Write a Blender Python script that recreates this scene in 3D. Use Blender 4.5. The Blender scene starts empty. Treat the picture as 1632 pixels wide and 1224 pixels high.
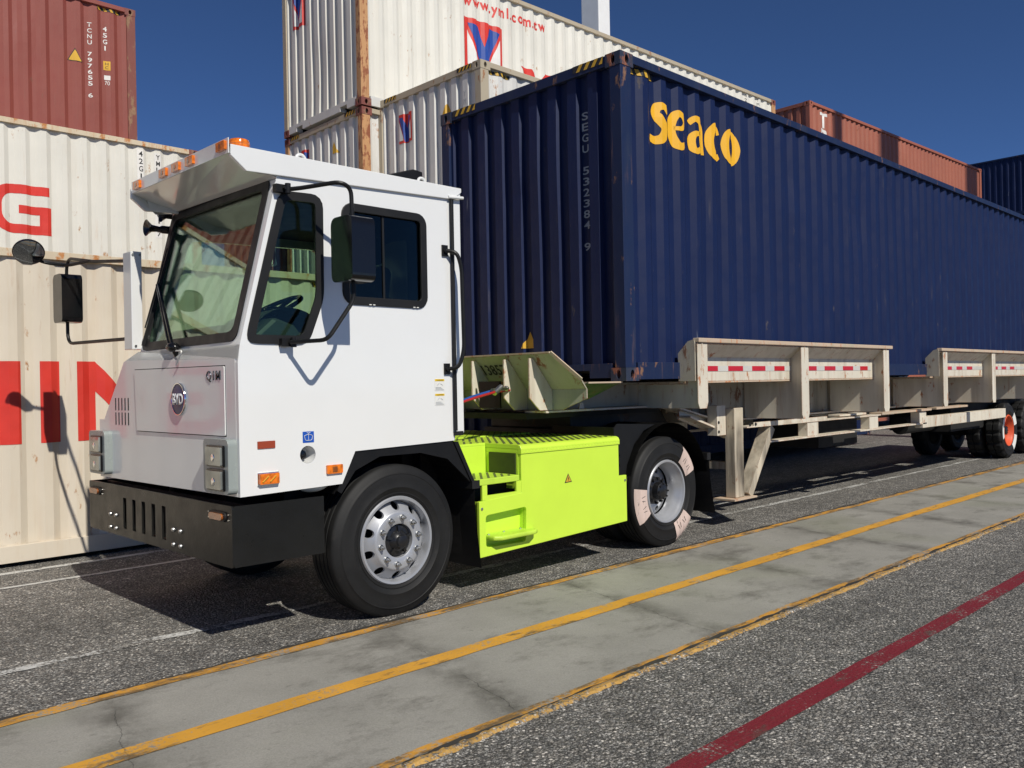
import bpy, bmesh, math, random
from mathutils import Vector, Matrix
from mathutils.geometry import tessellate_polygon
random.seed(7)
PI = math.pi
C = bpy.context.scene.collection
S = bpy.context.scene

# ------------------------------------------------------------------ camera
def cam_axes(yaw, pitch, roll):
    f = Vector((math.sin(yaw)*math.cos(pitch), math.cos(yaw)*math.cos(pitch), math.sin(pitch)))
    r = Vector((math.cos(yaw), -math.sin(yaw), 0)); u = r.cross(f)
    return r*math.cos(roll)+u*math.sin(roll), -r*math.sin(roll)+u*math.cos(roll), f
cd = bpy.data.cameras.new('camera'); cam = bpy.data.objects.new('camera', cd); C.objects.link(cam)
_r, _u, _f = cam_axes(0.7746, 0.0004, -0.0194)
_m = Matrix((_r, _u, -_f)).transposed().to_4x4(); _m.translation = Vector((-5.9963, -4.7005, 1.57))
cam.matrix_world = _m
cd.sensor_width = 36; cd.lens = 36*1378.1/1632; cd.clip_end = 2000; cd.clip_start = 0.05
S.camera = cam
# ------------------------------------------------------------------ world, sun, exposure
SUN_EL, SUN_AZ = math.radians(43), math.radians(-11)          # azimuth from -Y towards +X
sdir = Vector((math.cos(SUN_EL)*math.sin(SUN_AZ), -math.cos(SUN_EL)*math.cos(SUN_AZ), math.sin(SUN_EL)))
w = bpy.data.worlds.new("World"); S.world = w; w.use_nodes = True
nt = w.node_tree; bg = nt.nodes['Background']
sky = nt.nodes.new('ShaderNodeTexSky'); sky.sky_type = 'NISHITA'; sky.sun_disc = False
sky.sun_elevation = SUN_EL; sky.sun_rotation = math.atan2(sdir.x, sdir.y)
sky.altitude = 4300; sky.air_density = 0.75; sky.dust_density = 0.0; sky.ozone_density = 10.0
nt.links.new(sky.outputs[0], bg.inputs[0]); bg.inputs[1].default_value = 0.09
sl = bpy.data.lights.new('sun', 'SUN'); sl.energy = 4.4; sl.angle = math.radians(0.55); sl.color = (1.0, 0.95, 0.86)
so = bpy.data.objects.new('sun', sl); C.objects.link(so)
so.rotation_euler = (-sdir).to_track_quat('-Z', 'Y').to_euler()
S.view_settings.view_transform = 'Standard'; S.view_settings.look = 'None'
S.view_settings.exposure = 0.0; S.view_settings.gamma = 1
S.render.engine = 'CYCLES'

# ------------------------------------------------------------------ materials
def N(nt, t, **kw):
    n = nt.nodes.new(t)
    for k, v in kw.items(): setattr(n, k, v)
    return n
def L(nt, a, b): nt.links.new(a, b)
def noise(nt, vec, scale, detail=4, rough=.55, dim='3D'):
    n = N(nt, 'ShaderNodeTexNoise'); n.noise_dimensions = dim
    n.inputs['Scale'].default_value = scale; n.inputs['Detail'].default_value = detail; n.inputs['Roughness'].default_value = rough
    if vec is not None: L(nt, vec, n.inputs['Vector'])
    return n.outputs[0]
def ramp(nt, fac, lo, hi, a=0.0, b=1.0):
    n = N(nt, 'ShaderNodeMapRange'); n.clamp = True
    n.inputs[1].default_value = lo; n.inputs[2].default_value = hi; n.inputs[3].default_value = a; n.inputs[4].default_value = b
    L(nt, fac, n.inputs[0]); return n.outputs[0]
def mixc(nt, fac, a, b, mode='MIX'):
    n = N(nt, 'ShaderNodeMix', data_type='RGBA', blend_type=mode)
    if isinstance(fac, (int, float)): n.inputs[0].default_value = fac
    else: L(nt, fac, n.inputs[0])
    for i, c in ((6, a), (7, b)):
        if isinstance(c, (tuple, list)): n.inputs[i].default_value = (*c[:3], 1)
        else: L(nt, c, n.inputs[i])
    return n.outputs[2]
def math_(nt, op, a, b=None):
    n = N(nt, 'ShaderNodeMath', operation=op)
    for i, v in ((0, a), (1, b)):
        if v is None: continue
        if isinstance(v, (int, float)): n.inputs[i].default_value = v
        else: L(nt, v, n.inputs[i])
    return n.outputs[0]
def coords(nt, sc=(1, 1, 1), kind='Object', off=(0, 0, 0)):
    tc = N(nt, 'ShaderNodeTexCoord'); mp = N(nt, 'ShaderNodeMapping'); mp.inputs['Scale'].default_value = sc
    mp.inputs['Location'].default_value = off
    L(nt, tc.outputs[kind], mp.inputs[0]); return mp.outputs[0]
def newmat(name):
    m = bpy.data.materials.new(name); m.use_nodes = True
    return m, m.node_tree, m.node_tree.nodes['Principled BSDF']
def plain(name, col, rough=.5, metal=0, vary=.06, spec=None, bump=0):
    m, nt, b = newmat(name)
    v = coords(nt); n = noise(nt, v, 3.5, 5)
    k = ramp(nt, n, .3, .7, 1-vary, 1+vary)
    cc = mixc(nt, 1.0, col, k, 'MULTIPLY'); L(nt, cc, b.inputs['Base Color'])
    b.inputs['Metallic'].default_value = metal
    L(nt, ramp(nt, noise(nt, v, 9, 4), .3, .7, max(rough-.07, .02), min(rough+.07, 1)), b.inputs['Roughness'])
    if spec is not None: b.inputs['Specular IOR Level'].default_value = spec
    if bump:
        bp = N(nt, 'ShaderNodeBump'); bp.inputs['Strength'].default_value = bump; bp.inputs['Distance'].default_value = .004
        L(nt, noise(nt, v, 60, 4), bp.inputs['Height']); L(nt, bp.outputs[0], b.inputs['Normal'])
    return m
def paint(name, col, rust=.2, dirt=.3, scratch=0., rough=.45, rustcol=(.23, .085, .03), dirtcol=(.30, .22, .12), off=(0, 0, 0), rscale=1.3, green=0, dcov=.5, edge=0):
    """weathered container / chassis paint: tone variation, grime runs, rust spots, pale scuffs"""
    m, nt, b = newmat(name)
    v = coords(nt, off=off); vs = coords(nt, (1, 1, .09), off=off)
    base = mixc(nt, 1.0, col, ramp(nt, noise(nt, v, .9, 4), .3, .7, .93, 1.06), 'MULTIPLY')
    d1 = math_(nt, 'MULTIPLY', ramp(nt, noise(nt, vs, 7, 5, .6), dcov, dcov+.28, 0, 1), ramp(nt, noise(nt, v, 1.1, 3), .4, .65, .15, 1))
    base = mixc(nt, math_(nt, 'MULTIPLY', d1, dirt), base, dirtcol)
    if green:
        base = mixc(nt, math_(nt, 'MULTIPLY', ramp(nt, noise(nt, v, 4, 6, .7), .45, .6, 0, 1), green), base, (.05, .2, .06))
    spots = math_(nt, 'MULTIPLY', ramp(nt, noise(nt, coords(nt, (1, 1, .45), off=off), 5.5*rscale, 8, .68), .66-.17*rust, .72-.17*rust, 0, 1), 1.0)
    runs = math_(nt, 'MULTIPLY', ramp(nt, noise(nt, vs, 16, 6, .6), .63-.12*rust, .80-.12*rust, 0, .8), ramp(nt, noise(nt, v, 1.7, 3), .45, .6, 0, 1))
    rm = math_(nt, 'MAXIMUM', spots, runs)
    if edge:
        bv = N(nt, 'ShaderNodeBevel'); bv.samples = 4; bv.inputs[0].default_value = .011
        ge = N(nt, 'ShaderNodeNewGeometry'); dp = N(nt, 'ShaderNodeVectorMath', operation='DOT_PRODUCT'); L(nt, bv.outputs[0], dp.inputs[0]); L(nt, ge.outputs['Normal'], dp.inputs[1])
        em_ = math_(nt, 'MULTIPLY', ramp(nt, dp.outputs['Value'], .80, .985, 1, 0), ramp(nt, noise(nt, v, 9, 6, .7), .60-.18*edge, .68-.18*edge, 0, 1))
        rm = math_(nt, 'MAXIMUM', rm, em_)
    rc = mixc(nt, noise(nt, v, 22, 4), rustcol, tuple(min(1, c*2.1) for c in rustcol))
    base = mixc(nt, rm, base, rc)
    if scratch:
        sc = ramp(nt, noise(nt, coords(nt, (26, 26, 1.3), off=off), 1.0, 3, .5), .72, .76, 0, 1)
        sc = math_(nt, 'MULTIPLY', sc, ramp(nt, noise(nt, v, 1.6, 3), .52, .6, 0, scratch))
        base = mixc(nt, sc, base, (.55, .58, .62))
    L(nt, base, b.inputs['Base Color'])
    L(nt, math_(nt, 'ADD', math_(nt, 'MULTIPLY', rm, .35), ramp(nt, noise(nt, v, 6, 4), .3, .7, rough-.06, rough+.1)), b.inputs['Roughness'])
    bp = N(nt, 'ShaderNodeBump'); bp.inputs['Strength'].default_value = .35; bp.inputs['Distance'].default_value = .01
    L(nt, math_(nt, 'ADD', noise(nt, v, 2.2, 5), math_(nt, 'MULTIPLY', rm, .25)), bp.inputs['Height']); L(nt, bp.outputs[0], b.inputs['Normal'])
    return m
def asphalt_nodes(nt, v, tone=1.0, coarse=1.0):
    """exposed-aggregate asphalt: two sizes of stone in dark binder"""
    wn = N(nt, 'ShaderNodeTexNoise'); wn.inputs['Scale'].default_value = 55; wn.inputs['Detail'].default_value = 3; L(nt, v, wn.inputs['Vector'])
    wv = N(nt, 'ShaderNodeVectorMath', operation='MULTIPLY_ADD'); L(nt, wn.outputs[1], wv.inputs[0]); wv.inputs[1].default_value = (.012, .012, .012); L(nt, v, wv.inputs[2])
    out = []
    for sc in (52/coarse, 98/coarse):
        vo = N(nt, 'ShaderNodeTexVoronoi'); vo.inputs['Scale'].default_value = sc; L(nt, wv.outputs[0], vo.inputs['Vector'])
        sx = N(nt, 'ShaderNodeSeparateColor'); L(nt, vo.outputs['Color'], sx.inputs[0]); out.append((vo.outputs['Distance'], sx))
    (d1, c1_), (d2, c2_) = out
    st = math_(nt, 'ADD', .07, math_(nt, 'MULTIPLY', math_(nt, 'POWER', c1_.outputs[0], 2.2), .30))
    st2 = math_(nt, 'ADD', .065, math_(nt, 'MULTIPLY', math_(nt, 'POWER', c2_.outputs[0], 1.8), .20))
    big = math_(nt, 'MULTIPLY', ramp(nt, d1, .30, .46, 1, 0), ramp(nt, c1_.outputs[1], .35, .40, 0, 1))
    g = math_(nt, 'ADD', math_(nt, 'MULTIPLY', st, big), math_(nt, 'MULTIPLY', math_(nt, 'MULTIPLY', st2, ramp(nt, d2, .25, .55, 1, .35)), math_(nt, 'SUBTRACT', 1.0, big)))
    g = math_(nt, 'MULTIPLY', g, tone)
    g = math_(nt, 'MULTIPLY', g, ramp(nt, noise(nt, v, .55, 5, .6), .3, .7, .80, 1.18))
    g = math_(nt, 'MULTIPLY', g, ramp(nt, noise(nt, v, 7, 6, .65), .3, .7, .74, 1.62))
    col = mixc(nt, c1_.outputs[2], (1.07, .99, .86), (1.0, .985, .92))
    col = mixc(nt, 1.0, col, g, 'MULTIPLY')
    h = math_(nt, 'ADD', math_(nt, 'MULTIPLY', d1, -1.3), math_(nt, 'MULTIPLY', noise(nt, v, 30, 4), 1.2))
    h = math_(nt, 'ADD', h, math_(nt, 'MULTIPLY', d2, -.7))
    return col, h
def wcoords(nt):
    g = N(nt, 'ShaderNodeNewGeometry'); return g.outputs['Position']
def finish_ground(nt, b, col, h, rough=.85, dist=.006, st=.8):
    L(nt, col, b.inputs['Base Color']); b.inputs['Roughness'].default_value = rough
    bp = N(nt, 'ShaderNodeBump'); bp.inputs['Strength'].default_value = st; bp.inputs['Distance'].default_value = dist
    L(nt, h, bp.inputs['Height']); L(nt, bp.outputs[0], b.inputs['Normal'])
def m_asphalt(name, tone, coarse):
    m, nt, b = newmat(name); v = wcoords(nt)
    col, h = asphalt_nodes(nt, v, tone, coarse)
    # tar patches and tyre polish stretched along the lane
    mp = N(nt, 'ShaderNodeMapping'); mp.inputs['Scale'].default_value = (.25, 1.6, 1); L(nt, v, mp.inputs[0])
    k = ramp(nt, noise(nt, mp.outputs[0], 1.0, 4), .35, .7, 1.08, .80)
    col = mixc(nt, 1.0, col, k, 'MULTIPLY')
    finish_ground(nt, b, col, h, .85, .009, .9); return m
def m_line(name, pcol, wear, tone=1.0, coarse=1.0, smooth=False, dkk=0):
    m, nt, b = newmat(name); v = wcoords(nt)
    if smooth: col, h = concrete_nodes(nt, v)
    else: col, h = asphalt_nodes(nt, v, tone, coarse)
    n1 = noise(nt, v, 46, 5, .7); n2 = noise(nt, v, 2.3, 4, .6)
    msk = ramp(nt, math_(nt, 'ADD', n1, math_(nt, 'MULTIPLY', n2, .7)), .62+.25*wear-.12, .62+.25*wear+.02, 0, 1)
    mp = N(nt, 'ShaderNodeMapping'); mp.inputs['Scale'].default_value = (2.2, 7, 1); mp.inputs['Rotation'].default_value = (0, 0, .5); L(nt, v, mp.inputs[0])
    dk = ramp(nt, noise(nt, mp.outputs[0], 1.1, 7, .7), .57-dkk, .66-dkk, 0, .80)
    pc = mixc(nt, ramp(nt, noise(nt, v, 3, 5), .3, .7), pcol, tuple(c*.82 for c in pcol))
    pc = mixc(nt, dk, pc, (.06, .055, .04))
    col = mixc(nt, msk, col, pc)
    finish_ground(nt, b, col, h, .7, .004, .5); return m
def concrete_nodes(nt, v):
    col = mixc(nt, ramp(nt, noise(nt, v, 1.3, 6, .6), .3, .7), (.315, .305, .27), (.235, .228, .20))
    px = N(nt, 'ShaderNodeSeparateXYZ'); L(nt, v, px.inputs[0])
    # transverse joints: a hairline with oil soaked into the slab beside it
    jx = math_(nt, 'ADD', math_(nt, 'ADD', px.outputs[0], math_(nt, 'MULTIPLY', px.outputs[1], -.25)), math_(nt, 'MULTIPLY', noise(nt, v, 3.2, 5, .6), .16))
    fr = math_(nt, 'ABSOLUTE', math_(nt, 'SUBTRACT', math_(nt, 'FRACT', math_(nt, 'MULTIPLY', jx, 1/1.72)), .5))
    oil = math_(nt, 'MULTIPLY', ramp(nt, fr, .0, .13, 1, 0), ramp(nt, noise(nt, v, 2.4, 7, .7), .40, .60, 0, .85))
    col = mixc(nt, oil, col, (.085, .08, .066))
    mp = N(nt, 'ShaderNodeMapping'); mp.inputs['Scale'].default_value = (.9, 1.5, 1); mp.inputs['Rotation'].default_value = (0, 0, .55); L(nt, v, mp.inputs[0])
    s1 = ramp(nt, noise(nt, mp.outputs[0], 1.35, 9, .74), .52, .66, 0, .72)
    col = mixc(nt, s1, col, (.10, .094, .078))
    s2 = ramp(nt, noise(nt, mp.outputs[0], 7.5, 8, .75), .60, .68, 0, .55)
    col = mixc(nt, s2, col, (.10, .093, .08))
    s3 = ramp(nt, noise(nt, v, 26, 4, .6), .70, .76, 0, .6)
    col = mixc(nt, s3, col, (.07, .065, .055))
    col = mixc(nt, ramp(nt, noise(nt, v, .5, 3), .55, .75, 0, .5), col, (.19, .20, .13))
    col = mixc(nt, 1.0, col, ramp(nt, noise(nt, v, 140, 3), .3, .7, .84, 1.12), 'MULTIPLY')
    ck = math_(nt, 'MULTIPLY', ramp(nt, fr, .0, .0016, .85, 0), ramp(nt, noise(nt, v, 1.9, 3), .42, .5, 0, 1))
    col = mixc(nt, ck, col, (.03, .028, .025))
    h = math_(nt, 'ADD', noise(nt, v, 70, 5), math_(nt, 'MULTIPLY', ck, -2.0))
    return col, h

M = {}
M['asphalt'] = m_asphalt('asphalt', 1.62, 1.0)
m, nt, b = newmat('concrete'); c_, h_ = concrete_nodes(nt, wcoords(nt)); finish_ground(nt, b, c_, h_, .8, .003, .5); M['concrete'] = m
M['yellow_conc'] = m_line('yellow_line_paint', (.66, .33, .035), .52, smooth=True, dkk=.03)
M['yellow_edge'] = m_line('edge_line_paint', (.62, .30, .035), .78, smooth=True, dkk=.10)
M['yellow_rough'] = m_line('yellow_kerb_paint', (.50, .29, .07), 1.0, 1.62, 1.0)
M['white_line'] = m_line('white_line_paint', (.62, .62, .59), .72, 1.62)
M['white_rough'] = m_line('rough_white_line_paint', (.62, .62, .59), 1.22, 1.62)
M['white_worn'] = m_line('worn_white_paint', (.5, .5, .48), 1.2, 1.62)
M['red_line'] = m_line('red_line_paint', (.18, .010, .018), .60, 1.62)
M['white'] = plain('cab_white_paint', (.735, .74, .72), .16, vary=.012)
for _m in (M['white'],):
    bb = _m.node_tree.nodes['Principled BSDF']; bb.inputs['Coat Weight'].default_value = .5; bb.inputs['Coat Roughness'].default_value = .05
M['black'] = plain('black_steel_paint', (.009, .009, .009), .42, vary=.2, bump=.15)
M['plastic'] = plain('black_plastic', (.006, .006, .0065), .16, vary=.1)
M['bumper'] = plain('bumper_black', (.011, .011, .010), .34, vary=.15, bump=.2)
M['joint'] = plain('joint_tar', (.035, .032, .026), .8, vary=.4)
M['rubber'] = plain('gasket_rubber', (.014, .014, .014), .5, vary=.15)
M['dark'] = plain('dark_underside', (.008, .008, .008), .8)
M['lime'] = plain('lime_paint', (.56, .79, .06), .36, vary=.03)
M['limedirty'] = paint('lime_tread_paint', (.50, .72, .06), .0, .8, rough=.5, dirtcol=(.20, .27, .05))
M['limeshade'] = plain('lime_opening_shade', (.035, .05, .012), .6)  # lime darkened to paint the shade inside the step opening
M['limestrip'] = plain('anti_slip_strip', (.10, .135, .03), .7)
M['chrome'] = plain('chrome', (.8, .8, .8), .08, 1)
M['steel'] = plain('zinc_steel', (.52, .52, .50), .35, 1)
M['rim'] = plain('silver_wheel_paint', (.42, .43, .45), .38, .45, vary=.05)
M['orange'] = plain('orange_wheel_paint', (.70, .10, .03), .5)
M['hubblack'] = plain('hub_black', (.012, .012, .013), .32)
M['navy'] = plain('badge_navy', (.012, .022, .11), .35)
M['labelw'] = plain('label_white', (.72, .72, .68), .5); M['labely'] = plain('label_yellow', (.75, .5, .02), .5)
M['blue_sign'] = plain('blue_sticker', (.01, .08, .42), .4)
M['redrefl'] = plain('red_reflector', (.30, .05, .02), .3)
M['tape_red'] = plain('red_tape', (.50, .012, .025), .35); M['tape_white'] = plain('white_tape', (.55, .54, .50), .4)
M['ink'] = plain('black_ink', (.02, .02, .02), .6); M['hazy'] = plain('hazard_yellow', (.62, .36, .03), .55, vary=.15)
M['inkgrey'] = plain('faded_lettering', (.34, .36, .38), .6)
M['badgedark'] = plain('dark_badge_metal', (.10, .10, .12), .2, .6, vary=.1)
M['badge'] = plain('badge_metal', (.78, .78, .78), .35, .1, vary=.05)
M['seaco'] = plain('yellow_lettering', (.80, .42, .015), .5, vary=.04)
M['redlet'] = plain('red_lettering', (.60, .035, .022), .5, vary=.1)
M['bluelet'] = plain('blue_lettering', (.015, .06, .30), .5, vary=.1)
M['whitelet'] = plain('white_lettering', (.70, .68, .64), .6, vary=.12)
M['chalk'] = paint('pale_chalk_marks', (.60, .47, .41), .30, 1.0, rough=.8, dirtcol=(.10, .08, .07), rustcol=(.03, .027, .025), rscale=3, dcov=.46)
M['seat'] = plain('seat_cloth', (.03, .032, .035), .8); M['dash'] = plain('dash_plastic', (.055, .065, .06), .5)
M['redhose'] = plain('red_hose', (.40, .02, .02), .35); M['bluehose'] = plain('blue_hose', (.02, .08, .3), .4)
M['white_plastic'] = plain('white_plastic', (.62, .66, .62), .4)
M['crane'] = plain('crane_paint', (.78, .78, .76), .5, vary=.03)
def m_rubber():
    m, nt, b = newmat('tyre_rubber'); v = coords(nt)
    c = mixc(nt, ramp(nt, noise(nt, v, 4, 6), .35, .7), (.008, .008, .008), (.015, .015, .0145))
    c = mixc(nt, ramp(nt, noise(nt, v, 11, 6, .7), .6, .72, 0, .22), c, (.06, .055, .045))
    L(nt, c, b.inputs['Base Color']); b.inputs['Roughness'].default_value = .62; b.inputs['Specular IOR Level'].default_value = .3
    bp = N(nt, 'ShaderNodeBump'); bp.inputs['Strength'].default_value = .25; bp.inputs['Distance'].default_value = .003
    L(nt, noise(nt, v, 45, 4), bp.inputs['Height']); L(nt, bp.outputs[0], b.inputs['Normal']); return m
M['tyre'] = m_rubber()
def m_glass(name, tint, refl=.7):
    m, nt, b = newmat(name); nt.nodes.remove(b); out = nt.nodes['Material Output']
    tr = N(nt, 'ShaderNodeBsdfTransparent'); tr.inputs[0].default_value = (*tint, 1)
    gl = N(nt, 'ShaderNodeBsdfGlossy'); gl.inputs['Roughness'].default_value = .01; gl.inputs[0].default_value = (.9, .95, .95, 1)
    fr = N(nt, 'ShaderNodeFresnel'); fr.inputs['IOR'].default_value = 1.55
    k = math_(nt, 'MULTIPLY', fr.outputs[0], refl)
    mx = N(nt, 'ShaderNodeMixShader'); L(nt, k, mx.inputs[0]); L(nt, tr.outputs[0], mx.inputs[1]); L(nt, gl.outputs[0], mx.inputs[2])
    L(nt, mx.outputs[0], out.inputs[0]); return m
M['glass'] = m_glass('tinted_windshield_glass', (.74, .85, .76), .62); M['glass_side'] = m_glass('tinted_side_glass', (.74, .85, .76), .42); M['glass_dark'] = m_glass('dark_tinted_glass', (.36, .42, .40), .45)
M['mirror_round'] = plain('convex_mirror_glass', (.30, .32, .34), .03, 1, vary=0)
def m_lens(name, col, rough=.15):
    m, nt, b = newmat(name); v = coords(nt)
    b.inputs['Base Color'].default_value = (*col, 1); b.inputs['Roughness'].default_value = rough
    b.inputs['Coat Weight'].default_value = .8; b.inputs['Coat Roughness'].default_value = .03
    c = mixc(nt, ramp(nt, noise(nt, v, 30, 3), .4, .6), col, tuple(x*.6 for x in col)); L(nt, c, b.inputs['Base Color'])
    b.inputs['Subsurface Weight'].default_value = .0; return m
M['amber'] = m_lens('amber_lens', (.85, .20, .01)); M['amberdark'] = m_lens('dull_amber_lens', (.34, .10, .02))
M['lens'] = plain('headlight_lens', (.36, .38, .36), .10, .6, vary=.45)
M['mirror'] = plain('mirror_glass', (.85, .88, .9), .02, 1, vary=0)
# container paints
M['c_blue'] = paint('navy_container_paint', (.0050, .0130, .058), .0, .10, .35, .5, rustcol=(.05, .045, .05), dirtcol=(.02, .035, .07))
M['c_blue_frame'] = paint('navy_frame_paint', (.010, .020, .062), .38, .4, .6, .5, rustcol=(.13, .07, .045), dirtcol=(.08, .09, .09))
M['c_blue_cast'] = paint('navy_casting_paint', (.018, .028, .055), .80, .4, .2, .6, rustcol=(.16, .06, .035))
for _k in ('c_blue', 'c_blue_frame', 'black', 'bumper', 'rubber'): M[_k].node_tree.nodes['Principled BSDF'].inputs['Specular IOR Level'].default_value = .28
M['c_cream'] = paint('cream_container_paint', (.63, .56, .45), .20, .55, 0, .5, dirtcol=(.46, .30, .15), rustcol=(.24, .12, .05))
M['c_creamrail'] = paint('cream_rail_paint', (.58, .49, .35), .80, .9, 0, .55, rustcol=(.30, .13, .045), dirtcol=(.5, .27, .10))
M['c_white'] = paint('white_container_paint', (.66, .64, .57), .10, .22, 0, .5, off=(3, 1, 2), rustcol=(.25, .14, .07), dirtcol=(.50, .40, .26))
M['c_grey'] = paint('grey_white_container_paint', (.62, .61, .57), .12, .3, 0, .5, off=(5, 2, 7), rustcol=(.25, .12, .05), dirtcol=(.42, .36, .27))
M['c_rustpost'] = paint('rusted_post_paint', (.50, .27, .12), .95, .9, 0, .7, rustcol=(.17, .06, .03), dirtcol=(.45, .20, .07), rscale=2)
M['c_beige'] = paint('beige_frame_paint', (.42, .36, .26), .35, .5, 0, .55, rustcol=(.2, .09, .04), dirtcol=(.4, .22, .09))
M['c_red'] = paint('red_container_paint', (.235, .058, .042), .08, .2, .35, .5, off=(1, 8, 2), rustcol=(.13, .05, .035), dirtcol=(.20, .09, .06))
M['c_redpost'] = paint('red_post_paint', (.19, .055, .042), .7, .6, .5, .6, rustcol=(.17, .10, .06), dirtcol=(.16, .09, .05))
M['c_brown'] = paint('brown_container_paint', (.33, .105, .06), .06, .15, .1, .5, off=(9, 3, 2), rustcol=(.16, .05, .03), dirtcol=(.25, .10, .06))
M['trailer'] = paint('cream_trailer_paint', (.66, .61, .50), .38, .75, 0, .5, rustcol=(.26, .10, .04), dirtcol=(.27, .20, .12), rscale=1.6, dcov=.44, edge=1.0)
M['trailer_edge'] = paint('worn_trailer_edge', (.52, .40, .29), .55, .7, 0, .6, rustcol=(.30, .13, .06), dirtcol=(.30, .38, .26), rscale=2.5)
M['trailer_leg'] = paint('grimy_leg_paint', (.58, .51, .39), .35, 1.0, 0, .6, rustcol=(.14, .08, .05), dirtcol=(.09, .075, .055), rscale=1.8, dcov=.31, edge=.8)
M['trailer_grey'] = paint('grimy_trailer_paint', (.42, .38, .30), .5, .9, 0, .6, rustcol=(.14, .07, .04), dirtcol=(.10, .09, .07), rscale=1.6, dcov=.45, edge=.8)
M['trailer_green'] = paint('sage_bolster_paint', (.40, .40, .31), .38, .5, 0, .6, rustcol=(.16, .06, .03), dirtcol=(.16, .17, .10), rscale=1.2, edge=1.0)
M['trailer_scrape'] = paint('scraped_green_paint', (.20, .25, .13), .3, .5, 0, .6, green=.9, rscale=2)
M['grease'] = paint('greasy_steel', (.010, .009, .008), .5, .5, 0, .6, rustcol=(.05, .03, .02), dirtcol=(.01, .009, .007))

# ------------------------------------------------------------------ helpers
def obj(name, bm, mat, parent=None, smooth=False, bevel=0, seg=2):
    me = bpy.data.meshes.new(name)
    if bm is not None:
        bm.normal_update(); bm.to_mesh(me); bm.free()
    if isinstance(mat, (list, tuple)):
        for q in mat: me.materials.append(q)
    else: me.materials.append(mat)
    if smooth:
        for p in me.polygons: p.use_smooth = True
        try: me.set_sharp_from_angle(angle=math.radians(35))
        except Exception: pass
    o = bpy.data.objects.new(name, me); C.objects.link(o)
    if parent is not None: o.parent = parent
    if bevel:
        md = o.modifiers.new('bevel', 'BEVEL'); md.width = bevel; md.segments = seg; md.limit_method = 'ANGLE'; md.angle_limit = math.radians(40)
        md.harden_normals = False
    return o
def tag(o, label=None, cat=None, group=None, kind=None):
    if label: o['label'] = label
    if cat: o['category'] = cat
    if group: o['group'] = group
    if kind: o['kind'] = kind
    return o
def thing(name, label, cat, loc=(0, 0, 0), rz=0, group=None):
    o = bpy.data.objects.new(name, None); C.objects.link(o); o.location = loc; o.rotation_euler = (0, 0, rz)
    return tag(o, label, cat, group)
def B(): return bmesh.new()
def box(bm, x0, x1, y0, y1, z0, z1, mi=0):
    v = [bm.verts.new((x, y, z)) for x in (x0, x1) for y in (y0, y1) for z in (z0, z1)]
    for f in ((0, 1, 3, 2), (4, 6, 7, 5), (0, 4, 5, 1), (2, 3, 7, 6), (0, 2, 6, 4), (1, 5, 7, 3)):
        fc = bm.faces.new([v[i] for i in f]); fc.material_index = mi
    return v
def bar(bm, a, b, wy, wz, up=(0, 0, 1)):
    """box from a to b with cross-section wy x wz"""
    a = Vector(a); b = Vector(b); d = (b-a).normalized(); s = d.cross(Vector(up)).normalized(); u = s.cross(d)
    v = []
    for p in (a, b):
        for i, j in ((-1, -1), (1, -1), (1, 1), (-1, 1)): v.append(bm.verts.new(p+s*wy/2*i+u*wz/2*j))
    for f in ((3, 2, 1, 0), (4, 5, 6, 7), (0, 1, 5, 4), (1, 2, 6, 5), (2, 3, 7, 6), (3, 0, 4, 7)): bm.faces.new([v[i] for i in f])
def prism(bm, pts, fn, t, holes=()):
    """flat shape with holes: pts 2D outline, fn(u,v,w)->3D, thickness t along w (w=0 front, w=t back)"""
    polys = [list(pts)]+[list(h) for h in holes]
    tri = tessellate_polygon([[Vector((p[0], p[1], 0)) for p in pl] for pl in polys])
    flat = [p for pl in polys for p in pl]
    fr = [bm.verts.new(fn(p[0], p[1], 0)) for p in flat]; bk = [bm.verts.new(fn(p[0], p[1], t)) for p in flat]
    for a, b_, c in tri:
        for vv in ((fr[a], fr[b_], fr[c]), (bk[c], bk[b_], bk[a])):
            try: bm.faces.new(vv)
            except ValueError: pass
    k = 0
    for pl in polys:
        n = len(pl)
        for i in range(n):
            j = (i+1) % n
            try: bm.faces.new((fr[k+i], fr[k+j], bk[k+j], bk[k+i]))
            except ValueError: pass
        k += n
    bmesh.ops.recalc_face_normals(bm, faces=bm.faces)
def side(Y=.1): return lambda u, v, w: (u, Y+w, v)              # faces -Y
def front(X): return lambda u, v, w: (X+w, u, v)                # faces -X, u = y
def flatz(Z): return lambda u, v, w: (u, v, Z-w)
def rrect(x0, x1, y0, y1, r, n=5):
    out = []
    for cx, cy, a in ((x1-r, y0+r, -90), (x1-r, y1-r, 0), (x0+r, y1-r, 90), (x0+r, y0+r, 180)):
        for i in range(n+1):
            t = math.radians(a+90*i/n); out.append((cx+r*math.cos(t), cy+r*math.sin(t)))
    return out
def rpoly(pts, r, n=4):
    """round the corners of a polygon"""
    out = []; m_ = len(pts)
    for i in range(m_):
        p0, p1, p2 = Vector(pts[i-1]), Vector(pts[i]), Vector(pts[(i+1) % m_])
        a = p1+(p0-p1).normalized()*min(r, (p0-p1).length*.45); c = p1+(p2-p1).normalized()*min(r, (p2-p1).length*.45)
        for k in range(n+1):
            t = k/n; q = a*(1-t)**2+p1*2*t*(1-t)+c*t*t; out.append((q.x, q.y))
    return out
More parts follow.
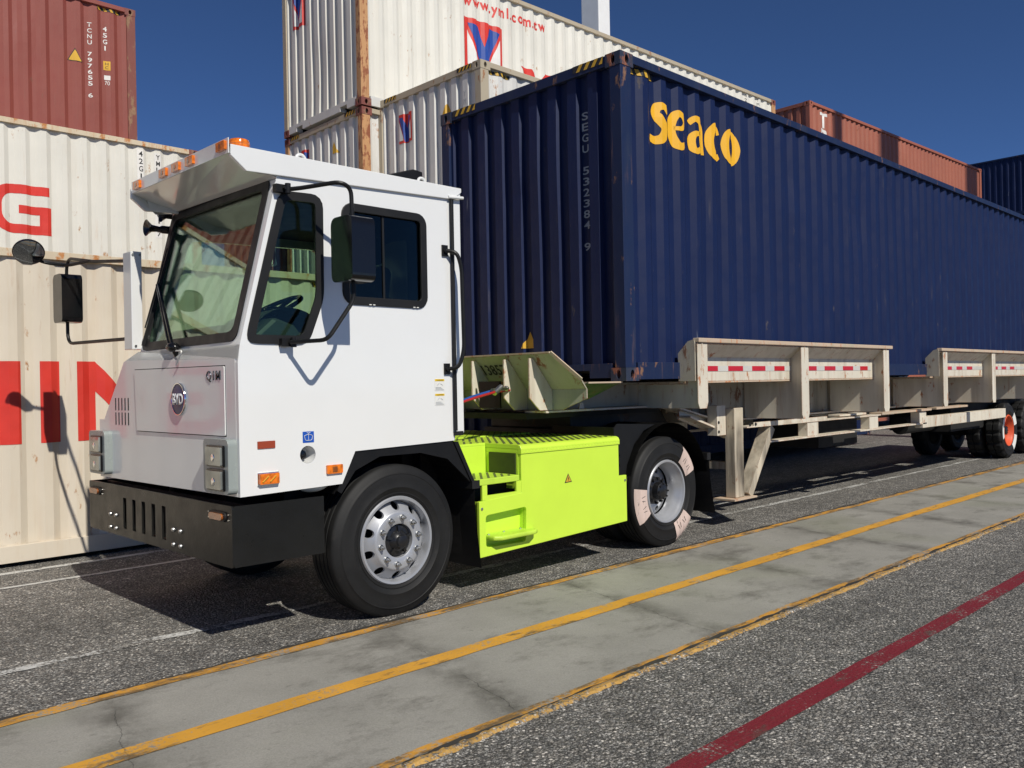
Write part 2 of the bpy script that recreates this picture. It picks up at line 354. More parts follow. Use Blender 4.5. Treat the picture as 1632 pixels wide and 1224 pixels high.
def grow(pts, d):
    """offset a convex-ish polygon outward by d"""
    A = sum(pts[i-1][0]*pts[i][1]-pts[i][0]*pts[i-1][1] for i in range(len(pts)))
    s = 1 if A > 0 else -1; out = []
    n = len(pts)
    for i in range(n):
        p0, p1, p2 = Vector(pts[i-1]), Vector(pts[i]), Vector(pts[(i+1) % n])
        d1 = (p1-p0); d2 = (p2-p1)
        if d1.length < 1e-6 or d2.length < 1e-6: out.append(tuple(p1)); continue
        n1 = Vector((d1.y, -d1.x)).normalized()*s; n2 = Vector((d2.y, -d2.x)).normalized()*s
        nn = (n1+n2).normalized(); k = d/max(.5, nn.dot(n1)); out.append((p1.x+nn.x*k, p1.y+nn.y*k))
    return out
def circ(cx, cy, r, n=24, ry=None): return [(cx+r*math.cos(2*PI*i/n), cy+(ry or r)*math.sin(2*PI*i/n)) for i in range(n)]
def lathe(bm, prof, c, axis='Y', n=48, a0=0, a1=2*PI, mi=0, caps=False, mod=None):
    """prof: list of (r, h) along the axis"""
    full = abs(a1-a0-2*PI) < 1e-6; m_ = n if full else n+1; rings = []
    for i in range(m_):
        t = a0+(a1-a0)*i/n; row = []
        for k, (r, h) in enumerate(prof):
            rr = r if mod is None else mod(k, i, r)
            x, z = rr*math.cos(t), rr*math.sin(t)
            p = (c[0]+x, c[1]+h, c[2]+z) if axis == 'Y' else ((c[0]+x, c[1]+z, c[2]+h) if axis == 'Z' else (c[0]+h, c[1]+x, c[2]+z))
            row.append(bm.verts.new(p))
        rings.append(row)
    for i in range(n):
        a, b_ = rings[i], rings[(i+1) % m_]
        for k in range(len(prof)-1):
            try: f = bm.faces.new((a[k], a[k+1], b_[k+1], b_[k])); f.material_index = mi
            except ValueError: pass
    bmesh.ops.remove_doubles(bm, verts=bm.verts, dist=1e-5)
    bmesh.ops.recalc_face_normals(bm, faces=bm.faces)
def tube(bm, pts, r, seg=10, fil=.05, n=5):
    P = [Vector(p) for p in pts]; path = [P[0]]
    for i in range(1, len(P)-1):
        a = P[i]+(P[i-1]-P[i]).normalized()*min(fil, (P[i-1]-P[i]).length*.45); c = P[i]+(P[i+1]-P[i]).normalized()*min(fil, (P[i+1]-P[i]).length*.45)
        for k in range(n+1):
            t = k/n; path.append(a*(1-t)**2+P[i]*2*t*(1-t)+c*t*t)
    path.append(P[-1]); rings = []; up = None
    for i, p in enumerate(path):
        d = (path[min(i+1, len(path)-1)]-path[max(i-1, 0)]).normalized()
        if up is None: up = Vector((0, 0, 1)) if abs(d.z) < .9 else Vector((1, 0, 0))
        s = d.cross(up).normalized(); up = s.cross(d).normalized()
        rings.append([bm.verts.new(p+s*r*math.cos(2*PI*k/seg)+up*r*math.sin(2*PI*k/seg)) for k in range(seg)])
    for a, b_ in zip(rings, rings[1:]):
        for k in range(seg): bm.faces.new((a[k], a[(k+1) % seg], b_[(k+1) % seg], b_[k]))
    bm.faces.new(rings[0][::-1]); bm.faces.new(rings[-1])
def cyl(bm, a, b_, r, seg=16): tube(bm, [a, b_], r, seg)
def ball(bm, c, r, sc=(1, 1, 1), seg=16):
    mt = Matrix.Translation(c) @ Matrix.Diagonal((*sc, 1)); bmesh.ops.create_uvsphere(bm, u_segments=seg, v_segments=seg//2, radius=r, matrix=mt)

# lettering -----------------------------------------------------------------
def glyphs(s, offset=0.0, spacing=1.0, line=1.0, align='LEFT'):
    """flat text as a 2D triangle list, normalised so that x starts at 0 and the first line's cap height is 1"""
    cu = bpy.data.curves.new('t', 'FONT'); cu.body = s; cu.offset = offset; cu.space_character = spacing; cu.space_line = line; cu.align_x = align
    cu.resolution_u = 4
    o = bpy.data.objects.new('t', cu); C.objects.link(o)
    dg = bpy.context.evaluated_depsgraph_get(); me = bpy.data.meshes.new_from_object(o.evaluated_get(dg))
    bm = bmesh.new(); bm.from_mesh(me); bmesh.ops.triangulate(bm, faces=bm.faces)
    bpy.data.objects.remove(o); bpy.data.curves.remove(cu); bpy.data.meshes.remove(me)
    return bm
def fit2d(bm, x0, x1, z0, z1):
    xs = [v.co.x for v in bm.verts]; ys = [v.co.y for v in bm.verts]
    a, b_, c, d = min(xs), max(xs), min(ys), max(ys)
    for v in bm.verts:
        v.co.x = x0+(v.co.x-a)/(b_-a)*(x1-x0); v.co.y = z0+(v.co.y-c)/(d-c)*(z1-z0); v.co.z = 0
    return bm
def flat_letters(polys):
    """polys: list of (outline, holes)"""
    bm = B()
    for o_, hs in polys:
        pl = [list(o_)]+[list(h) for h in hs]
        tri = tessellate_polygon([[Vector((p[0], p[1], 0)) for p in q] for q in pl])
        vs = [bm.verts.new((p[0], p[1], 0)) for q in pl for p in q]
        for t in tri:
            try: bm.faces.new([vs[i] for i in t])
            except ValueError: pass
    return bm
def ribbon(pts, ws, n=6, wk=.86):
    """variable-width stroke through pts (Catmull-Rom)"""
    P = [Vector(p) for p in pts]; out = []; m_ = len(P)
    for i in range(m_-1):
        p0, p1, p2, p3 = P[max(i-1, 0)], P[i], P[i+1], P[min(i+2, m_-1)]
        for k in range(n):
            t = k/n
            q = .5*((2*p1)+(-p0+p2)*t+(2*p0-5*p1+4*p2-p3)*t*t+(-p0+3*p1-3*p2+p3)*t**3)
            out.append((q, (ws[i]*(1-t)+ws[i+1]*t)*wk))
    out.append((P[-1], ws[-1]*wk)); l, r = [], []
    for i, (q, w_) in enumerate(out):
        d = (out[min(i+1, len(out)-1)][0]-out[max(i-1, 0)][0]).normalized(); nn = Vector((-d.y, d.x))
        l.append(q+nn*w_/2); r.append(q-nn*w_/2)
    bm = B(); lv = [bm.verts.new((p.x, p.y, 0)) for p in l]; rv = [bm.verts.new((p.x, p.y, 0)) for p in r]
    for i in range(len(lv)-1): bm.faces.new((lv[i], rv[i], rv[i+1], lv[i+1]))
    bmesh.ops.triangulate(bm, faces=bm.faces)
    return bm
def joinbm(lst):
    out = B()
    for b_ in lst:
        me = bpy.data.meshes.new('x'); b_.to_mesh(me); b_.free(); out.from_mesh(me); bpy.data.meshes.remove(me)
    return out
def mapbm(bm, fn):
    for v in bm.verts: v.co = Vector(fn(v.co.x, v.co.y))
    # small thickness is given by the offset above the surface; keep sheet
    return bm

# corrugation ---------------------------------------------------------------
DENTS = []
class Corr:
    zr = None
    def dent(s, u, v):
        if s.zr is None: return 0.0
        z0, z1 = s.zr; e = max(0.0, min(1.0, (v-z0)/.25, (z1-v)/.25))*max(0.0, min(1.0, (u-s.u0)/.4, (s.u1-u)/.4)); a = 0.0
        for cu, cv, r, k in s.dd:
            d = ((u-cu)/r)**2+((v-cv)/(r*1.6))**2
            if d < 4: a += k*math.exp(-d*1.5)
        return e*(a+.0025*math.sin(u*1.9+s.ph)*math.sin(v*1.3+s.ph*2))
    def __init__(s, u0, u1, segs, depth, inset):
        s.u0, s.u1, s.depth, s.inset = u0, u1, depth, inset
        s.pts = []; u = u0; per = sum(segs); n = max(1, round((u1-u0)/per)); k = (u1-u0)/(n*per)
        a, b_, c, d = [q*k for q in segs]      # outer, slope, inner, slope
        s.pts.append((u0, inset))
        for i in range(n):
            st = u0+i*per*k
            s.pts += [(st+a*.5, inset), (st+a*.5+b_, inset+depth), (st+a*.5+b_+c, inset+depth), (st+a*.5+b_+c+d, inset)]
        s.pts.append((u1, inset))
    def y(s, u):
        if u <= s.u0 or u >= s.u1: return s.inset
        p = s.pts
        lo, hi = 0, len(p)-1
        while hi-lo > 1:
            m_ = (lo+hi)//2
            if p[m_][0] <= u: lo = m_
            else: hi = m_
        (a, ya), (b_, yb) = p[lo], p[hi]
        return ya if b_-a < 1e-9 else ya+(yb-ya)*(u-a)/(b_-a)
    nz = 14
    def sheet(s, z0, z1, fn, flip=False):
        bm = B(); rows = []
        if s.zr is None:
            rr_ = random.Random(int(s.u1*1000)+len(DENTS)); DENTS.append(1); s.zr = (z0, z1); s.ph = rr_.uniform(0, 6)
            s.dd = [(rr_.uniform(s.u0+.3, s.u1-.3), rr_.uniform(z0+.3, z1-.3), rr_.uniform(.12, .45), rr_.choice((-1, 1))*rr_.uniform(.006, .016)) for _ in range(int((s.u1-s.u0)*1.3))]
        for u, y in s.pts: rows.append([bm.verts.new(fn(u, z0+(z1-z0)*k/s.nz, y+s.dent(u, z0+(z1-z0)*k/s.nz))) for k in range(s.nz+1)])
        for a, b_ in zip(rows, rows[1:]):
            for k in range(s.nz): bm.faces.new((a[k], b_[k], b_[k+1], a[k+1]) if not flip else (a[k+1], b_[k+1], b_[k], a[k]))
        return bm
    def wrap(s, bm, fn, lift=.0035):
        xs = [v.co.x for v in bm.verts]; a, b_ = min(xs), max(xs)
        for u, _ in s.pts:
            if a < u < b_:
                g = bm.verts[:]+bm.edges[:]+bm.faces[:]
                bmesh.ops.bisect_plane(bm, geom=g, plane_co=(u, 0, 0), plane_no=(1, 0, 0), dist=1e-5)
        z0, z1 = s.zr
        for k in range(1, s.nz):
            zk = z0+(z1-z0)*k/s.nz; ys_ = [v.co.y for v in bm.verts]
            if min(ys_) < zk < max(ys_): bmesh.ops.bisect_plane(bm, geom=bm.verts[:]+bm.edges[:]+bm.faces[:], plane_co=(0, zk, 0), plane_no=(0, 1, 0), dist=1e-5)
        def dq(u, v):
            k = max(0, min(s.nz-1, int((v-z0)/(z1-z0)*s.nz))); a = z0+(z1-z0)*k/s.nz; b2 = z0+(z1-z0)*(k+1)/s.nz; t = (v-a)/(b2-a)
            us = [q[0] for q in s.pts]; i_ = max(0, min(len(us)-2, __import__('bisect').bisect_right(us, u)-1)); w_ = 0 if us[i_+1]-us[i_] < 1e-9 else (u-us[i_])/(us[i_+1]-us[i_])
            return (s.dent(us[i_], a)*(1-t)+s.dent(us[i_], b2)*t)*(1-w_)+(s.dent(us[i_+1], a)*(1-t)+s.dent(us[i_+1], b2)*t)*w_
        for v in bm.verts: v.co = Vector(fn(v.co.x, v.co.y, s.y(v.co.x)+dq(v.co.x, v.co.y)-lift))
        return bm

# ------------------------------------------------------------------ containers
W_ = 2.438
def casting_mesh(x, y, z, sx, sy):
    """corner casting with real oval apertures in its end and side faces; sx, sy = outward directions"""
    bm = B(); lx, ly, lz = .178, .162, .118
    x0, x1 = (x, x+lx) if sx < 0 else (x-lx, x); y0, y1 = (y, y+ly) if sy < 0 else (y-ly, y)
    o = .004
    x0 -= o; x1 += o; y0 -= o; y1 += o
    # faces: plates with holes
    t = .028
    prism(bm, [(x0, z), (x1, z), (x1, z+lz), (x0, z+lz)], (lambda u, v, w_: (u, (y0+w_ if sy < 0 else y1-w_), v)), t, [circ((x0+x1)/2, z+lz/2, .026, 16, .040)])
    prism(bm, [(y0+t, z), (y1-t, z), (y1-t, z+lz), (y0+t, z+lz)], (lambda u, v, w_: ((x0+w_ if sx < 0 else x1-w_), u, v)), t, [circ((y0+y1)/2, z+lz/2, .024, 16, .040)])
    box(bm, x0+t, x1-t, y0+t, y1-t, z+lz-.02, z+lz); box(bm, x0+t, x1-t, y0+t, y1-t, z, z+.02)
    if sy < 0: box(bm, x0, x1, y1-t, y1, z, z+lz)
    else: box(bm, x0, x1, y0, y0+t, z, z+lz)
    return bm
def container(name, label, loc, yaw, H, mats, Lc=12.192, W=W_, group=None, near=True, detail=True, end_inset=.02):
    """mats: dict panel, frame, post, cast, rail. x from 0 (plain end facing -X) to Lc, y 0 faces the camera"""
    root = thing(name, label, 'container', loc, yaw, group)
    pm, fm, po, ca, ra, br = mats['panel'], mats['frame'], mats.get('post', mats['frame']), mats.get('cast', mats['frame']), mats.get('rail', mats['frame']), mats.get('brail', mats['frame'])
    cs = Corr(.12, Lc-.12, (.075, .066, .071, .066), .036, .030)
    ce = Corr(.10, W-.10, (.110, .022, .096, .022), .045, end_inset)
    zb, zt = .15, H-.075
    obj('side_panel', cs.sheet(zb, zt, lambda u, v, y: (u, y, v)), pm, root)
    obj('side_panel', cs.sheet(zb, zt, lambda u, v, y: (u, W-y, v), True), pm, root)
    obj('end_panel', ce.sheet(zb, H-.09, lambda u, v, y: (y, u, v), True), pm, root)
    b_ = B(); box(b_, Lc-.05, Lc-.02, .08, W-.08, zb, H-.1)
    for yy in (.5, .85, 1.6, 1.95): cyl(b_, (Lc-.01, yy, .2), (Lc-.01, yy, H-.2), .017, 8)
    obj('door', b_, pm, root)
    b_ = B(); box(b_, .05, Lc-.05, .05, W-.05, H-.05, H-.02)
    for k in range(int(Lc/.21)): box(b_, .15+k*.21, .15+k*.21+.1, .12, W-.12, H-.021, H-.008)
    obj('roof', b_, pm, root)
    for x in (0, Lc):
        for y in (0, W):
            b_ = B(); sx = -1 if x == 0 else 1; sy = -1 if y == 0 else 1
            pts = [(0, 0), (.15, 0), (.15, .045), (.06, .045), (.06, .12), (0, .12)]
            pts = [((x-sx*p), (y-sy*q)) for p, q in pts]
            prism(b_, pts, lambda u, v, w_: (u, v, .118+w_), H-.236)
            obj('corner_post', b_, po if not (isinstance(po, dict)) else po[(x > 0, y > 0)], root, bevel=.004)
    for y in (0, W):
        sy = -1 if y == 0 else 1
        b_ = B(); yy = sorted((y, y-sy*.06)); box(b_, .174, Lc-.174, yy[0], yy[1], H-.078, H-.004); obj('top_rail', b_, ra, root, bevel=.003)
        b_ = B(); yy = sorted((y, y-sy*.05)); box(b_, .174, Lc-.174, yy[0]+.001, yy[1], .012, .165)
        obj('bottom_rail', b_, br, root, bevel=.003)
    for x in (0, Lc):
        sx = -1 if x == 0 else 1
        b_ = B(); xx = sorted((x, x-sx*.06)); box(b_, xx[0]+.002, xx[1], .158, W-.158, H-.10, H-.006)
        obj('header', b_, ra, root, bevel=.003)
        b_ = B()
        if x == 0:   # front sill with two tunnel cut-outs
            prism(b_, [(.158, .16), (.158, .03), (.42, .03), (.42, .10), (.62, .10), (.62, .03), (W-.62, .03), (W-.62, .10), (W-.42, .10), (W-.42, .03), (W-.158, .03), (W-.158, .16)], front(.003), .12)
        else: box(b_, Lc-.12, Lc-.003, .158, W-.158, .03, .16)
        obj('sill', b_, fm, root, bevel=.003)
    for x in (0, Lc):
        for y in (0, W):
            for z in (0, H-.118): obj('corner_casting', casting_mesh(x, y, z, -1 if x == 0 else 1, -1 if y == 0 else 1), ca, root, bevel=.004, seg=1)
    b_ = B(); box(b_, .1, Lc-.1, .055, W-.055, .08, .14); obj('floor', b_, M['dark'], root)
    return root, cs, ce
def side_fn(u, v, y): return (u, y, v)
def end_fn(W): return lambda u, v, y: (y, u, v)
def side_text(root, cs, bm, mat, name='lettering', lift=.0035):
    return obj(name, cs.wrap(bm, side_fn, lift), mat, root)
def end_text(root, ce, bm, mat, name='lettering', W=W_, lift=.0035):
    """bm drawn with x to the viewer's right as seen from -X; on the end panel +right = -y"""
    for v in bm.verts: v.co.x = W-v.co.x
    return obj(name, ce.wrap(bm, lambda u, v, y: (y, u, v), lift), mat, root)
def vtext(s, cx, z0, z1, wdt, off=.0):
    """vertical stacked characters"""
    n = len(s); parts = []; h = (z1-z0)/n
    for i, ch in enumerate(s):
        if ch == ' ': continue
        g = glyphs(ch, off); zz = z1-(i+1)*h
        narrow = .35 if ch in '1I' else 1
        fit2d(g, cx-wdt/2*narrow, cx+wdt/2*narrow, zz+h*.14, zz+h*.86); parts.append(g)
    return joinbm(parts)
def snap(ce, u, inner=True):
    fl = [((a[0]+b_[0])/2) for a, b_ in zip(ce.pts, ce.pts[1:]) if abs(a[1]-b_[1]) < 1e-6 and (abs(a[1]-ce.inset) > 1e-4) == inner]
    return min(fl, key=lambda q: abs(q-u))
def rect2d(x0, x1, z0, z1): return flat_letters([([(x0, z0), (x1, z0), (x1, z1), (x0, z1)], [])])
def tri2d(cx, z0, s, sh=0): return flat_letters([([(cx-s/2, z0), (cx+s/2, z0), (cx+sh, z0+s*.95)], [])])
def hazard(root, x0, x1, z0, z1, ydir, fn, n=4):
    """black and yellow hazard strip; fn maps (u,v,w)->3D"""
    b_ = B(); prism(b_, [(x0, z0), (x1, z0), (x1, z1), (x0, z1)], lambda u, v, w_: fn(u, v, .0025), .0); bm2 = B()
    bmesh.ops.remove_doubles(b_, verts=b_.verts, dist=1e-6)
    hz = obj('hazard_strip', b_, M['ink'], root)
    p = (x1-x0)/n; sl_ = (z1-z0)*.7*ydir
    for k in range(n):
        a = x0+k*p+p*.1
        q = [(a, z0), (a+p*.45, z0), (a+p*.45+sl_, z1), (a+sl_, z1)]
        q = [(min(max(u, x0), x1), v) for u, v in q]
        vs = [bm2.verts.new(fn(u, v, .005)) for u, v in q]; bm2.faces.new(vs)
    obj('stripes', bm2, M['hazy'], hz)
# --- big red block letters (stroke width in cap heights) as polygons
def LM(x, w_, z, h, s): return ([(x, z), (x, z+h), (x+s*1.05, z+h), (x+w_/2, z+h*.42), (x+w_-s*1.05, z+h), (x+w_, z+h), (x+w_, z), (x+w_-s, z), (x+w_-s, z+h*.62), (x+w_/2, z+h*.05), (x+s, z+h*.62), (x+s, z)], [])
def LI(x, w_, z, h, s): return ([(x, z), (x+s, z), (x+s, z+h), (x, z+h)], [])
def LN(x, w_, z, h, s): return ([(x, z), (x+s, z), (x+s, z+h*.62), (x+w_-s, z), (x+w_, z), (x+w_, z+h), (x+w_-s, z+h), (x+w_-s, z+h*.40), (x+s, z+h), (x, z+h)], [])
def LA(x, w_, z, h, s): return ([(x, z), (x+s*1.1, z), (x+s*1.1+w_*.06, z+h*.2), (x+w_-s*1.1-w_*.06, z+h*.2), (x+w_-s*1.1, z), (x+w_, z), (x+w_/2+s*.6, z+h), (x+w_/2-s*.6, z+h)], [[(x+w_/2, z+h*.75), (x+w_*.36, z+h*.38), (x+w_*.64, z+h*.38)]])
def LY(x, w_, z, h, s): return ([(x+w_/2-s/2, z), (x+w_/2+s/2, z), (x+w_/2+s/2, z+h*.4), (x+w_, z+h), (x+w_-s*1.2, z+h), (x+w_/2, z+h*.6), (x+s*1.2, z+h), (x, z+h), (x+w_/2-s/2, z+h*.4)], [])
def LG(x, w_, z, h, s):
    r = h*.42
    pts = [(x+w_*.97, z+h)]
    for i in range(7): t = PI/2+PI/2*i/6; pts.append((x+r+r*math.cos(t), z+h-r+r*math.sin(t)))
    for i in range(7): t = PI+PI/2*i/6; pts.append((x+r+r*math.cos(t), z+r+r*math.sin(t)))
    pts += [(x+w_, z), (x+w_, z+h*.58), (x+w_*.46, z+h*.58), (x+w_*.46, z+h*.41), (x+w_-s*.95, z+h*.41), (x+w_-s*.95, z+s*.8)]
    r2 = r-s*.8
    for i in range(7): t = 1.5*PI-PI/2*i/6; pts.append((x+r+r2*math.cos(t)*.9, z+r+r2*math.sin(t)))
    for i in range(7): t = PI-PI/2*i/6; pts.append((x+r+r2*math.cos(t)*.9, z+h-r+r2*math.sin(t)))
    pts += [(x+w_*.97, z+h-s*.8)]
    return (pts, [])
def logo_Y(x0, x1, z0, z1):
    """square emblem: red frame, white field, blue Y-shaped wedge; returns (red, blue, white) 2D meshes"""
    w_, h = x1-x0, z1-z0; P = lambda u, v: (x0+u*w_, z0+v*h)
    red = flat_letters([([P(0, 0), P(1, 0), P(1, 1), P(0, 1)], [])])
    blue = flat_letters([([P(.41, .04), P(.59, .04), P(.62, .25), P(.90, .86), P(.66, .92), (P(.50, .50)), P(.36, .88), P(.10, .90), P(.38, .25)], [])])
    white = flat_letters([([P(.09, .09), P(.36, .09), P(.34, .22), P(.09, .76)], []), ([P(.91, .09), P(.91, .74), P(.66, .22), P(.64, .09)], [])])
    return red, blue, white

# ================================================================== ground and markings
def sheet(name, pts, z, mat):
    bm = B(); vs = [bm.verts.new((x, y, z)) for x, y in pts]; f = bm.faces.new(vs); 
    if f.normal.z < 0: f.normal_flip()
    bm.normal_update()
    if bm.faces[:][0].normal.z < 0: bmesh.ops.reverse_faces(bm, faces=bm.faces)
    return tag(obj(name, bm, mat), kind='structure')
sheet('ground', [(-300, -300), (600, -300), (600, 600), (-300, 600)], 0, M['asphalt'])
def strip(name, x0, x1, ya, yb, wdt, z, mat, step=.12, jit=.006, drift=.0):
    """long painted line from (x0,ya) to (x1,yb) with slightly ragged edges"""
    bm = B(); n = int((x1-x0)/step); prev = None; rnd = random.Random(int(abs(x0*13+ya*71)*10))
    a = b_ = 0
    for i in range(n+1):
        t = i/n; x = x0+(x1-x0)*t; y = ya+(yb-ya)*t
        a = .75*a+rnd.uniform(-jit, jit); b_ = .75*b_+rnd.uniform(-jit, jit)
        p = (bm.verts.new((x, y-wdt/2+a, z)), bm.verts.new((x, y+wdt/2+b_, z)))
        if prev: bm.faces.new((prev[0], p[0], p[1], prev[1]))
        prev = p
    return tag(obj(name, bm, mat), kind='structure')
strip('concrete_track', -30, 70, -.90, -.90, 1.80, .004, M['concrete'], jit=.004)
strip('yellow_line', -30, 70, -.055, -.055, .085, .008, M['yellow_edge'], jit=.008)
strip('yellow_line', -30, 70, -.845, -.845, .135, .008, M['yellow_conc'], jit=.004)
strip('yellow_line', -30, 70, -1.765, -1.765, .060, .008, M['yellow_edge'], jit=.006)
# raised lip of hardened paint and mortar along the near edge of the concrete
bm = B(); rnd = random.Random(4); prev = None; ph = 0
for i in range(1300):
    x = -12+i*.03; ph = .8*ph+rnd.uniform(-.012, .012); hgt = .007+abs(rnd.gauss(0, .004)); wd = .035+ph*.5+rnd.uniform(-.006, .006)
    row = [bm.verts.new((x, -1.815-wd, .0005)), bm.verts.new((x, -1.815-wd*.55, hgt)), bm.verts.new((x, -1.808, hgt*.9)), bm.verts.new((x, -1.796, .0062))]
    if prev:
        for k in range(3): bm.faces.new((prev[k], row[k], row[k+1], prev[k+1]))
    prev = row
bmesh.ops.recalc_face_normals(bm, faces=bm.faces)
tag(obj('kerb_strip', bm, M['yellow_rough']), kind='structure')
strip('red_line', -30, 70, -2.665, -2.665, .12, .004, M['red_line'], jit=.003)
strip('white_line', -30, 70, .80, .80, .080, .004, M['white_rough'], jit=.010, step=.05)
strip('white_line', -30, 1.5, 3.18, 3.18, .07, .004, M['white_line'], jit=.006, step=.06)
strip('white_line', -30, 1.5, 3.80, 3.80, .09, .004, M['white_line'], jit=.006, step=.06)
strip('pavement_joint', -30, 70, .006, .006, .035, .0065, M['joint'], jit=.012, step=.05)
strip('pavement_joint', -30, 70, -1.792, -1.792, .022, .0095, M['joint'], jit=.010, step=.05)
# worn stencilled figures on the asphalt behind the landing leg
bm = glyphs('63', .03); fit2d(bm, 0, 1.0, 0, .75)
for v in bm.verts: v.co = Vector((3.0+v.co.x*1.5, 1.15+v.co.y, .004))
tag(obj('painted_number', bm, M['white_worn']), kind='structure')
# scattered crumbs of aggregate near the camera: one loose-gravel object
bm = B(); rnd = random.Random(11)
for i in range(2600):
    x = rnd.uniform(-5.2, 3); y = rnd.uniform(-4.2, -1.86)
    if rnd.random() > math.exp(-(y+1.86)**2*.8) and rnd.random() < .72: continue
    if abs(y+2.665) < .06 and rnd.random() < .8: continue
    r = rnd.uniform(.0022, .0055); c = Vector((x, y, r*.3)); vs = []
    for q in ((1, 0, 0), (-1, 0, 0), (0, 1, 0), (0, -1, 0), (0, 0, .8)): vs.append(bm.verts.new(c+Vector(q)*r*rnd.uniform(.7, 1.3)))
    for f in ((0, 2, 4), (2, 1, 4), (1, 3, 4), (3, 0, 4)): bm.faces.new([vs[k] for k in f])
tag(obj('loose_gravel', bm, plain('gravel_stone', (.20, .19, .175), .9, vary=.6)), kind='stuff')

# ================================================================== containers
blue = dict(panel=M['c_blue'], frame=M['c_blue_frame'], post=M['c_blue_frame'], cast=M['c_blue_cast'], rail=M['c_blue_frame'])
cream = dict(panel=M['c_cream'], frame=M['c_creamrail'], post=M['c_creamrail'], cast=M['c_creamrail'], rail=M['c_creamrail'], brail=M['c_cream'])
white = dict(panel=M['c_white'], frame=M['c_creamrail'], post=M['c_creamrail'], cast=M['c_redpost'], rail=M['c_creamrail'])
grey = dict(panel=M['c_grey'], frame=M['c_grey'], post=M['c_rustpost'], cast=M['c_redpost'], rail=M['c_beige'])
beige = dict(panel=M['c_grey'], frame=M['c_beige'], post=M['c_beige'], cast=M['c_beige'], rail=M['c_beige'])
red = dict(panel=M['c_red'], frame=M['c_red'], post=M['c_redpost'], cast=M['c_redpost'], rail=M['c_red'])
brown = dict(panel=M['c_brown'], frame=M['c_brown'], post=M['c_brown'], cast=M['c_brown'], rail=M['c_brown'])
G_ = 'shipping containers stacked in the yard'

# --- navy container on the chassis
HB = 1.58
bc, cs, ce = container('shipping_container', 'long navy blue container with big yellow word seaco, riding on the trailer', (0, 0, HB), 0, 2.896, blue, end_inset=.03)
# yellow word: broad-nib strokes, drawn in units of x-height (0..1)
def seaco():
    out = []
    out.append(ribbon([(.62, .84), (.46, 1.0), (.24, .96), (.18, .76), (.36, .56), (.48, .36), (.38, .10), (.16, .02), (-.04, .08)], [.20, .22, .28, .30, .33, .34, .30, .26, .22]))
    out.append(ribbon([(.92, .53), (1.18, .56), (1.30, .74), (1.20, .93), (1.02, .95), (.86, .74), (.82, .42), (.94, .12), (1.14, .03), (1.36, .14)], [.13, .15, .18, .20, .24, .33, .35, .33, .26, .16]))
    out.append(ribbon([(1.58, .84), (1.74, .98), (1.94, .95), (2.04, .76), (2.05, .40), (2.10, .0)], [.18, .20, .26, .32, .33, .32]))
    out.append(ribbon([(1.98, .58), (1.76, .54), (1.64, .36), (1.68, .12), (1.84, .04), (2.0, .18)], [.13, .20, .27, .27, .20, .14]))
    out.append(ribbon([(2.86, .76), (2.78, .93), (2.62, .95), (2.46, .72), (2.42, .44), (2.52, .14), (2.72, .03), (2.90, .12)], [.22, .22, .26, .34, .35, .33, .26, .18]))
    out.append(ribbon([(3.40, 1.0), (3.22, .86), (3.14, .52), (3.22, .16), (3.42, .0), (3.62, .14), (3.70, .48), (3.62, .84), (3.40, 1.0)], [.14, .26, .32, .28, .14, .28, .32, .26, .14]))
    return joinbm(out)
b_ = seaco(); fit2d(b_, .47, 2.02, 3.765-HB, 4.16-HB)
xs = .47
for v in b_.verts: v.co.y += (v.co.x-xs)*.0
side_text(bc, cs, b_, M['seaco'], 'lettering')
end_text(bc, ce, vtext('SEGU 532384 9', W_-snap(ce, .44), 2.77-HB, 4.07-HB, .075, .012), M['inkgrey'], 'serial_number')
b_ = tri2d(W_-1.23, 1.92-HB, .17); end_text(bc, ce, b_, M['hazy'], 'warning_triangle')
sf = lambda y: (lambda u, v, w_: (u, y-w_, v)); ef = lambda x: (lambda u, v, w_: (x-w_, u, v))
hazard(bc, .19, .55, 2.896-.068, 2.896-.004, -1, ef(.002)); hazard(bc, W_-.55, W_-.19, 2.896-.068, 2.896-.004, -1, ef(.002))
def side_hazard(root, cs, x0, x1, z1, h=.055):
    a = cs.wrap(rect2d(x0, x1, z1-h, z1), side_fn, .0035); hz = obj('hazard_strip', a, M['ink'], root)
    L_ = []; n = 4; p = (x1-x0)/n
    for k in range(n): u = x0+k*p; L_.append(([(u+.03, z1-h), (u+.03+p*.45, z1-h), (u+p*.45, z1), (u, z1)], []))
    obj('stripes', cs.wrap(flat_letters(L_), side_fn, .0065), M['hazy'], hz)
side_hazard(bc, cs, .19, .55, 2.896-.085)

# --- front row, bay one: cream container with huge red letters
c1, cs1, _ = container('shipping_container', 'cream container on the ground behind the white cab, huge red letters MING on its side', (-12.19, 4.07, .03), 0, 2.87, cream, group=G_)
o1 = 12.19; z1 = 1.11-.03; h1 = .76; s1 = .175
Ls = [LM(-4.42+o1, .75, z1, h1, s1), LI(-3.51+o1, .175, z1, h1, s1), LN(-3.19+o1, .74, z1, h1, s1), LG(-2.28+o1, .72, z1, h1, s1),
      LG(-5.55+o1, .72, z1, h1, s1), LN(-6.5+o1, .74, z1, h1, s1), LA(-7.5+o1, .85, z1, h1, s1), LY(-8.5+o1, .85, z1, h1, s1)]
side_text(c1, cs1, flat_letters(Ls[:4]), M['redlet']); side_text(c1, cs1, flat_letters(Ls[4:]), M['redlet'])
side_hazard(c1, cs1, 11.6, 11.98, 2.87-.09)
